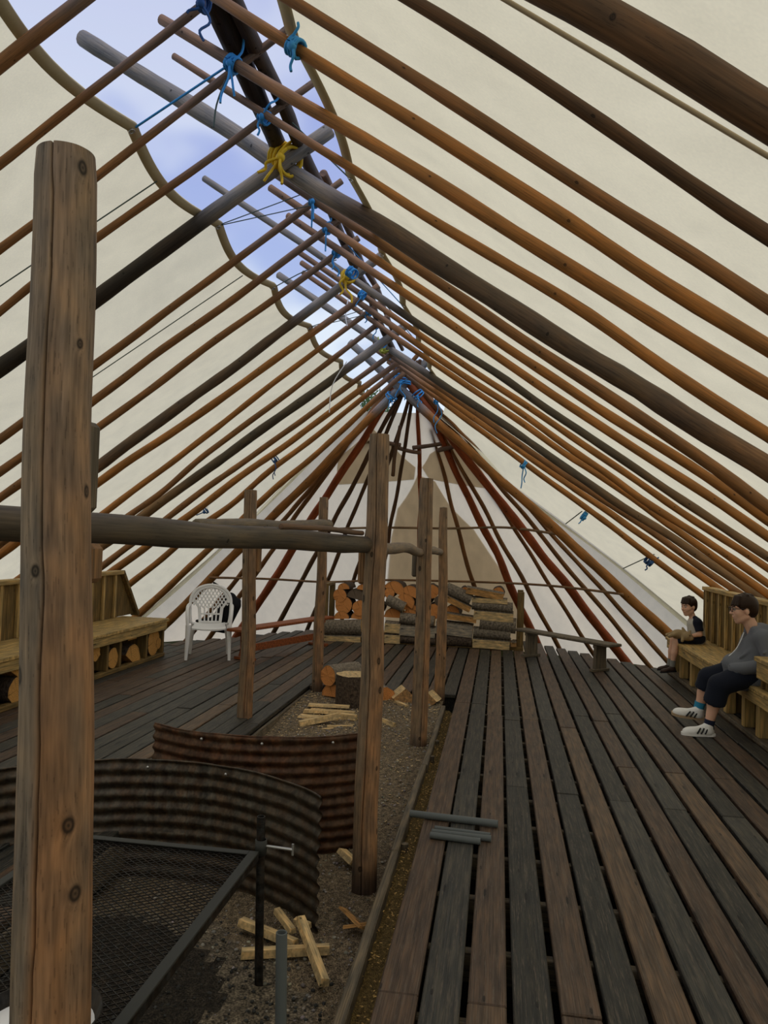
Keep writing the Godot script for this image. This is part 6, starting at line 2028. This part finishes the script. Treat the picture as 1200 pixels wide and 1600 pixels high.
func build_people() -> void:
	# ---------------- the teenager: sits on the right bench, facing left, hands in his pocket
	var o := thing("person", "older boy in grey hoodie, dark shorts and striped white shoes sitting on the bench", "person", Vector3(2.10, 0.0, -7.0))
	var hs := Transform3D(Basis(Vector3.UP, PI) * Basis(Vector3.BACK, -0.10), Vector3(-0.012, 1.063, 0.0))
	# head-space x forward must point to -x
	var f := Field.new(Vector3(-0.48, 0.06, -0.32), Vector3(0.32, 1.02, 0.32), 0.013)
	f.bone(Vector3(0.05, 0.56, 0), Vector3(0.10, 0.79, 0), 0.085, 0.085, 0.04, 0.9)
	f.bone(Vector3(0.105, 0.835, -0.10), Vector3(0.105, 0.835, 0.10), 0.045, 0.045, 0.04)
	f.bone(Vector3(0.085, 0.86, 0), Vector3(0.02, 1.0, 0), 0.052, 0.05, 0.03)
	for s in [-1.0, 1.0]:
		f.bone(Vector3(0.118, 0.83, s * 0.145), Vector3(0.150, 0.645, s * 0.235), 0.040, 0.034, 0.02)
		f.bone(Vector3(0.150, 0.645, s * 0.235), Vector3(-0.04, 0.590, s * 0.168), 0.034, 0.026, 0.015)
		f.bone(Vector3(-0.04, 0.590, s * 0.168), Vector3(-0.085, 0.58, s * 0.12), 0.024, 0.022, 0.012)
	f.bone(Vector3(0.04, 0.54, 0.09), Vector3(-0.235, 0.425, 0.115), 0.085, 0.060, 0.03)
	f.bone(Vector3(-0.235, 0.425, 0.115), Vector3(-0.265, 0.27, 0.115), 0.056, 0.053, 0.02)
	f.bone(Vector3(-0.265, 0.27, 0.115), Vector3(-0.305, 0.09, 0.12), 0.052, 0.034, 0.02)
	f.bone(Vector3(0.04, 0.55, -0.09), Vector3(-0.265, 0.450, -0.10), 0.085, 0.060, 0.03)
	f.bone(Vector3(-0.265, 0.450, -0.10), Vector3(-0.295, 0.32, -0.105), 0.055, 0.050, 0.02)
	f.bone(Vector3(-0.295, 0.32, -0.105), Vector3(-0.335, 0.155, -0.11), 0.050, 0.034, 0.02)
	var st := begin()
	f.add_to(st)
	f = Field.new(hs.origin - Vector3(0.14, 0.15, 0.12), hs.origin + Vector3(0.14, 0.14, 0.12), 0.005)
	head_field(f, hs, 1.02)
	f.bone(hs.origin + Vector3(0.03, -0.06, 0), Vector3(0.05, 0.94, 0), 0.050, 0.054, 0.02)
	f.add_to(st)
	obj("body", st, M.skin, o)
	face_parts(o, hs, 1.02)
	obj("hair", hair_mesh(hs, 1.04, 0.006, 0.012), M.hair, o)
	# glasses
	st = begin()
	for z in [-1.0, 1.0]:
		var ring := []
		for k in 17:
			var a := TAU * k / 16.0
			ring.append(hs * Vector3(0.102, 0.012 + 0.018 * clampf(sin(a) * 1.25, -1, 1), z * 0.034 + 0.024 * clampf(cos(a) * 1.2, -1, 1)))
		tube(st, ring, const_r(17, 0.0026), 6, false)
		var arm := [hs * Vector3(0.100, 0.020, z * 0.058), hs * Vector3(0.05, 0.018, z * 0.080), hs * Vector3(-0.012, 0.014, z * 0.084), hs * Vector3(-0.028, -0.004, z * 0.082)]
		tube(st, arm, const_r(4, 0.0028), 6)
	add_rod(st, hs * Vector3(0.104, 0.016, -0.012), hs * Vector3(0.104, 0.016, 0.012), 0.0025)
	obj("glasses", st, M.glasses, o)
	# hoodie
	f = Field.new(Vector3(-0.30, 0.38, -0.34), Vector3(0.36, 1.02, 0.34), 0.011)
	f.bone(Vector3(0.03, 0.53, 0), Vector3(0.10, 0.80, 0), 0.135, 0.126, 0.03, 0.88)
	f.egg(Vector3(-0.05, 0.585, 0), Vector3(0.125, 0.105, 0.13), Basis(Vector3.BACK, -0.35), 0.04)
	f.bone(Vector3(0.10, 0.845, -0.11), Vector3(0.10, 0.845, 0.11), 0.072, 0.072, 0.03)
	for s in [-1.0, 1.0]:
		f.bone(Vector3(0.115, 0.845, s * 0.155), Vector3(0.150, 0.645, s * 0.235), 0.070, 0.062, 0.03)
		f.bone(Vector3(0.150, 0.645, s * 0.235), Vector3(-0.05, 0.590, s * 0.170), 0.061, 0.050, 0.014)
		f.bone(Vector3(-0.05, 0.590, s * 0.170), Vector3(-0.115, 0.575, s * 0.115), 0.050, 0.044, 0.012)
		# folds at the elbow, the upper arm and the side
		f.bone(Vector3(0.20, 0.70, s * 0.262), Vector3(0.085, 0.662, s * 0.282), 0.013, 0.010, 0.012)
		f.bone(Vector3(0.20, 0.655, s * 0.275), Vector3(0.09, 0.640, s * 0.285), 0.011, 0.008, 0.010)
		f.bone(Vector3(0.185, 0.775, s * 0.235), Vector3(0.075, 0.735, s * 0.250), 0.012, 0.009, 0.012)
		f.bone(Vector3(0.02, 0.74, s * 0.11), Vector3(-0.06, 0.67, s * 0.105), 0.014, 0.010, 0.014)
	f.bone(Vector3(-0.13, 0.495, -0.09), Vector3(-0.13, 0.495, 0.09), 0.022, 0.022, 0.02)
	# waistband over the hips
	f.bone(Vector3(-0.09, 0.46, 0.0), Vector3(0.10, 0.50, 0.0), 0.085, 0.11, 0.05, 0.55)
	# hood folded on the back
	f.bone(Vector3(0.06, 0.90, 0.075), Vector3(0.15, 0.88, 0.06), 0.036, 0.050, 0.03)
	f.bone(Vector3(0.06, 0.90, -0.075), Vector3(0.15, 0.88, -0.06), 0.036, 0.050, 0.03)
	f.bone(Vector3(0.15, 0.90, -0.055), Vector3(0.15, 0.90, 0.055), 0.058, 0.058, 0.03)
	f.bone(Vector3(0.17, 0.86, -0.04), Vector3(0.19, 0.83, 0.04), 0.055, 0.055, 0.03)
	f.bone(Vector3(0.0, 0.86, 0.0), Vector3(0.02, 1.02, 0), 0.050, 0.060, 0.015, 1.0, true)
	st = begin()
	f.add_to(st)
	obj("hoodie", st, M.hoodie, o)
	st = begin()   # drawstring and zip
	var zip := curve([Vector3(-0.012, 0.875, 0.03), Vector3(-0.040, 0.80, 0.035), Vector3(-0.075, 0.73, 0.035), Vector3(-0.13, 0.665, 0.03)], 5)
	tube(st, zip, const_r(zip.size(), 0.0045), 6)
	obj("drawstring", st, M.chalk, o)
	st = begin()
	var pk := curve([Vector3(-0.150, 0.60, 0.120), Vector3(-0.115, 0.555, 0.165), Vector3(-0.03, 0.525, 0.185)], 5)
	tube(st, pk, const_r(pk.size(), 0.006), 6)
	obj("pocket_seam", st, M.hood_lining, o)
	# shorts
	f = Field.new(Vector3(-0.46, 0.20, -0.26), Vector3(0.28, 0.66, 0.26), 0.012)
	f.bone(Vector3(0.05, 0.53, -0.07), Vector3(0.05, 0.53, 0.07), 0.115, 0.115, 0.04)
	f.bone(Vector3(0.02, 0.53, 0.09), Vector3(-0.225, 0.43, 0.115), 0.105, 0.090, 0.03)
	f.bone(Vector3(-0.225, 0.43, 0.115), Vector3(-0.262, 0.285, 0.115), 0.088, 0.092, 0.02)
	f.bone(Vector3(0.02, 0.545, -0.09), Vector3(-0.255, 0.455, -0.10), 0.105, 0.086, 0.03)
	f.bone(Vector3(-0.255, 0.455, -0.10), Vector3(-0.285, 0.36, -0.105), 0.084, 0.086, 0.02)
	f.bone(Vector3(-0.25, 0.36, 0.115), Vector3(-0.275, 0.20, 0.115), 0.056, 0.066, 0.008, 1.0, true)
	f.slice(Vector3(-0.27, 0.283, 0.115), Vector3(-0.15, -1.0, -0.35).normalized())
	st = begin()
	f.add_to(st)
	obj("shorts", st, M.navy, o)
	# socks and shoes
	st = begin()
	tube(st, [Vector3(-0.294, 0.135, 0.119), Vector3(-0.303, 0.09, 0.12), Vector3(-0.305, 0.06, 0.12)], [0.043, 0.041, 0.045], 14)
	obj("sock", st, M.sock_navy, o)
	st = begin()
	tube(st, [Vector3(-0.318, 0.235, -0.1075), Vector3(-0.331, 0.175, -0.11), Vector3(-0.335, 0.135, -0.11)], [0.046, 0.042, 0.046], 14)
	obj("sock", st, M.sock_blue, o)
	shoe(o, Transform3D(Basis(Vector3.UP, PI + 0.05), Vector3(-0.255, 0.0, 0.125)), 0.27, M.shoe_white, M.shoe_white, true)
	shoe(o, Transform3D(Basis(Vector3.UP, PI - 0.12) * Basis(Vector3.RIGHT, -0.22) * Basis(Vector3.BACK, 0.10), Vector3(-0.285, 0.085, -0.10)), 0.27, M.shoe_white, M.sole_tan, true)

	# ---------------- the small boy at the end of the bench, with a soft toy in his lap
	o = thing("person", "small dark-haired boy in raglan shirt and shorts sitting at the far bench end", "person", Vector3(2.25, 0.0, -9.55))
	hs = Transform3D(Basis(Vector3.UP, PI + 0.55) * Basis(Vector3.BACK, -0.12), Vector3(-0.012, 0.875, 0.0))
	f = Field.new(Vector3(-0.30, 0.10, -0.24), Vector3(0.24, 0.82, 0.26), 0.011)
	f.bone(Vector3(0.09, 0.52, 0), Vector3(0.065, 0.67, 0), 0.078, 0.075, 0.04, 0.8)
	f.bone(Vector3(0.06, 0.70, -0.085), Vector3(0.06, 0.70, 0.085), 0.042, 0.042, 0.04)
	f.bone(Vector3(0.055, 0.71, 0), Vector3(0.015, 0.80, 0), 0.040, 0.036, 0.03)
	for s in [-1.0, 1.0]:
		f.bone(Vector3(0.065, 0.695, s * 0.115), Vector3(0.085, 0.575, s * 0.150), 0.033, 0.027, 0.02)
		f.bone(Vector3(0.085, 0.575, s * 0.150), Vector3(-0.045, 0.535, s * 0.115), 0.027, 0.019, 0.015)
		f.bone(Vector3(0.08, 0.505, s * 0.06), Vector3(-0.155, 0.470, s * 0.072), 0.064, 0.044, 0.02)
		f.bone(Vector3(-0.155, 0.470, s * 0.072), Vector3(-0.178, 0.335, s * 0.072), 0.042, 0.038, 0.015)
		f.bone(Vector3(-0.178, 0.335, s * 0.072), Vector3(-0.195, 0.19, s * 0.072), 0.038, 0.025, 0.015)
	st = begin()
	f.add_to(st)
	f = Field.new(hs.origin - Vector3.ONE * 0.13, hs.origin + Vector3.ONE * 0.13, 0.0048)
	head_field(f, hs, 0.92)
	f.bone(hs.origin + Vector3(0.02, -0.05, 0), Vector3(0.035, 0.755, 0), 0.036, 0.038, 0.02)
	f.add_to(st)
	for s in [-1.0, 1.0]:
		var w := Vector3(-0.045, 0.535, s * 0.115)
		f = Field.new(w - Vector3.ONE * 0.14, w + Vector3.ONE * 0.10, 0.004)
		hand_field(f, w, Vector3(-1.0, -0.12, -s * 0.42), Vector3(-0.2, -0.35, -s), -s, 0.74, 0.42)
		f.add_to(st)
	obj("body", st, M.skin, o)
	face_parts(o, hs, 0.92)
	obj("hair", hair_mesh(hs, 0.93, 0.0055, -0.006), M.hair, o)
	f = Field.new(Vector3(-0.10, 0.42, -0.20), Vector3(0.24, 0.80, 0.20), 0.009)
	f.bone(Vector3(0.09, 0.50, 0), Vector3(0.065, 0.67, 0), 0.098, 0.090, 0.04, 0.78)
	f.bone(Vector3(0.06, 0.695, -0.06), Vector3(0.06, 0.695, 0.06), 0.052, 0.052, 0.04)
	f.bone(Vector3(0.05, 0.72, 0.0), Vector3(0.015, 0.82, 0), 0.038, 0.050, 0.01, 1.0, true)
	st = begin()
	f.add_to(st)
	obj("shirt", st, M.tee_white, o)
	for s in [-1.0, 1.0]:
		f = Field.new(Vector3(-0.04, 0.52, -0.24), Vector3(0.20, 0.80, 0.24), 0.008)
		f.bone(Vector3(0.055, 0.745, s * 0.045), Vector3(0.066, 0.70, s * 0.115), 0.032, 0.050, 0.025)
		f.bone(Vector3(0.066, 0.70, s * 0.115), Vector3(0.082, 0.605, s * 0.146), 0.050, 0.045, 0.02)
		f.slice(Vector3(0.082, 0.605, s * 0.146), Vector3(0.16, -1.0, s * 0.30).normalized())
		st = begin()
		f.add_to(st)
		obj("sleeve", st, M.navy, o)
	f = Field.new(Vector3(-0.26, 0.36, -0.20), Vector3(0.24, 0.62, 0.20), 0.010)
	f.bone(Vector3(0.09, 0.51, -0.04), Vector3(0.09, 0.51, 0.04), 0.086, 0.086, 0.03)
	for s in [-1.0, 1.0]:
		f.bone(Vector3(0.08, 0.508, s * 0.06), Vector3(-0.125, 0.475, s * 0.072), 0.074, 0.064, 0.02)
	f.slice(Vector3(-0.15, 0.47, 0), Vector3(-1, -0.15, 0).normalized())
	f.slice(Vector3(0, 0.452, 0), Vector3.DOWN)
	st = begin()
	f.add_to(st)
	obj("shorts", st, M.navy, o)
	for s in [-1.0, 1.0]:
		st = begin()
		tube(st, [Vector3(-0.190, 0.245, s * 0.072), Vector3(-0.195, 0.19, s * 0.072), Vector3(-0.196, 0.165, s * 0.072)], [0.033, 0.030, 0.032], 12)
		obj("sock", st, M.sock_grey, o)
		shoe(o, Transform3D(Basis(Vector3.UP, PI + 0.10 * s) * Basis(Vector3.BACK, -0.12), Vector3(-0.150, 0.115, s * 0.072)), 0.185, M.shoe_brown, M.shoe_black, false)
	# ---------------- the toy
	var toy := thing("plush_toy", "beige plush animal lying across the small boy's lap", "soft toy", Vector3(2.12, 0.555, -9.46))
	f = Field.new(Vector3(-0.16, -0.11, -0.13), Vector3(0.20, 0.13, 0.16), 0.007)
	f.egg(Vector3(-0.01, 0.0, 0.0), Vector3(0.085, 0.058, 0.06), Basis.IDENTITY, 0.02)
	f.egg(Vector3(0.075, -0.015, 0.05), Vector3(0.058, 0.052, 0.052), Basis.IDENTITY, 0.02)
	f.egg(Vector3(0.115, -0.035, 0.075), Vector3(0.030, 0.024, 0.026), Basis.IDENTITY, 0.012)
	f.bone(Vector3(0.06, 0.03, 0.02), Vector3(0.035, 0.075, 0.0), 0.020, 0.013, 0.012)
	f.bone(Vector3(0.10, 0.025, 0.05), Vector3(0.115, 0.05, 0.03), 0.018, 0.011, 0.012)
	for s in [-1.0, 1.0]:
		f.bone(Vector3(-0.06, 0.0, s * 0.04), Vector3(-0.125, -0.02, s * 0.062), 0.025, 0.021, 0.012)
		f.bone(Vector3(0.03, -0.02, s * 0.05), Vector3(0.015, -0.065, s * 0.085), 0.022, 0.018, 0.012)
	st = begin()
	f.add_to(st)
	obj("plush_body", st, M.plush, toy)
	st = begin()
	ball(st, Vector3(0.095, 0.002, 0.098), Vector3.ONE * 0.006)
	ball(st, Vector3(0.128, 0.0, 0.055), Vector3.ONE * 0.006)
	ball(st, Vector3(0.143, -0.036, 0.088), Vector3.ONE * 0.009)
	obj("toy_eyes", st, M.eye_dark, toy)

# ================================================================ outside
func build_outside() -> void:
	var g := struct("ground")
	g.set_meta("label", "grass outside the tent")
	var st := begin()
	quad(st, Vector3(-60, -0.40, 60), Vector3(-60, -0.40, -80), Vector3(60, -0.40, -80), Vector3(60, -0.40, 60))
	obj("grass", st, M.grass, g)
	# a tree whose crown shows through the gap at the apex
	var t := thing("tree", "green leafy tree showing through the gap at the tent's apex", "tree", Vector3(-4.9, -0.4, -25.0))
	st = begin()
	tube(st, [Vector3.ZERO, Vector3(0.1, 2.0, 0), Vector3(0.0, 4.2, 0.1), Vector3(0.1, 6.0, 0)], [0.22, 0.17, 0.12, 0.05], 10)
	for k in 7:
		var a := k * 2.4
		tube(st, [Vector3(0.05, 3.2 + k * 0.35, 0), Vector3(cos(a) * 1.0, 4.2 + k * 0.4, sin(a) * 1.0)], [0.06, 0.02], 6)
	obj("trunk", st, M.tree_bark, t)
	st = begin()
	st.set_smooth_group(-1)
	for i in 5200:
		var d := Vector3(rng.randfn(), rng.randfn(), rng.randfn()).normalized() * pow(rng.randf(), 0.4)
		var p := Vector3(0, 5.2, 0) + Vector3(d.x * 1.75, d.y * 1.85, d.z * 1.75)
		var b := Basis.from_euler(Vector3(rng.randf() * TAU, rng.randf() * TAU, rng.randf() * TAU)) * rng.randf_range(0.05, 0.10)
		var l := [Vector3(0, 0, 1.2), Vector3(0.5, 0.1, 0.2), Vector3(0, 0, -1), Vector3(-0.5, 0.1, 0.2)]
		tri(st, p + b * l[0], p + b * l[1], p + b * l[2])
		tri(st, p + b * l[0], p + b * l[2], p + b * l[3])
	obj("foliage", st, M.leaf, t).set_meta("kind", "stuff")
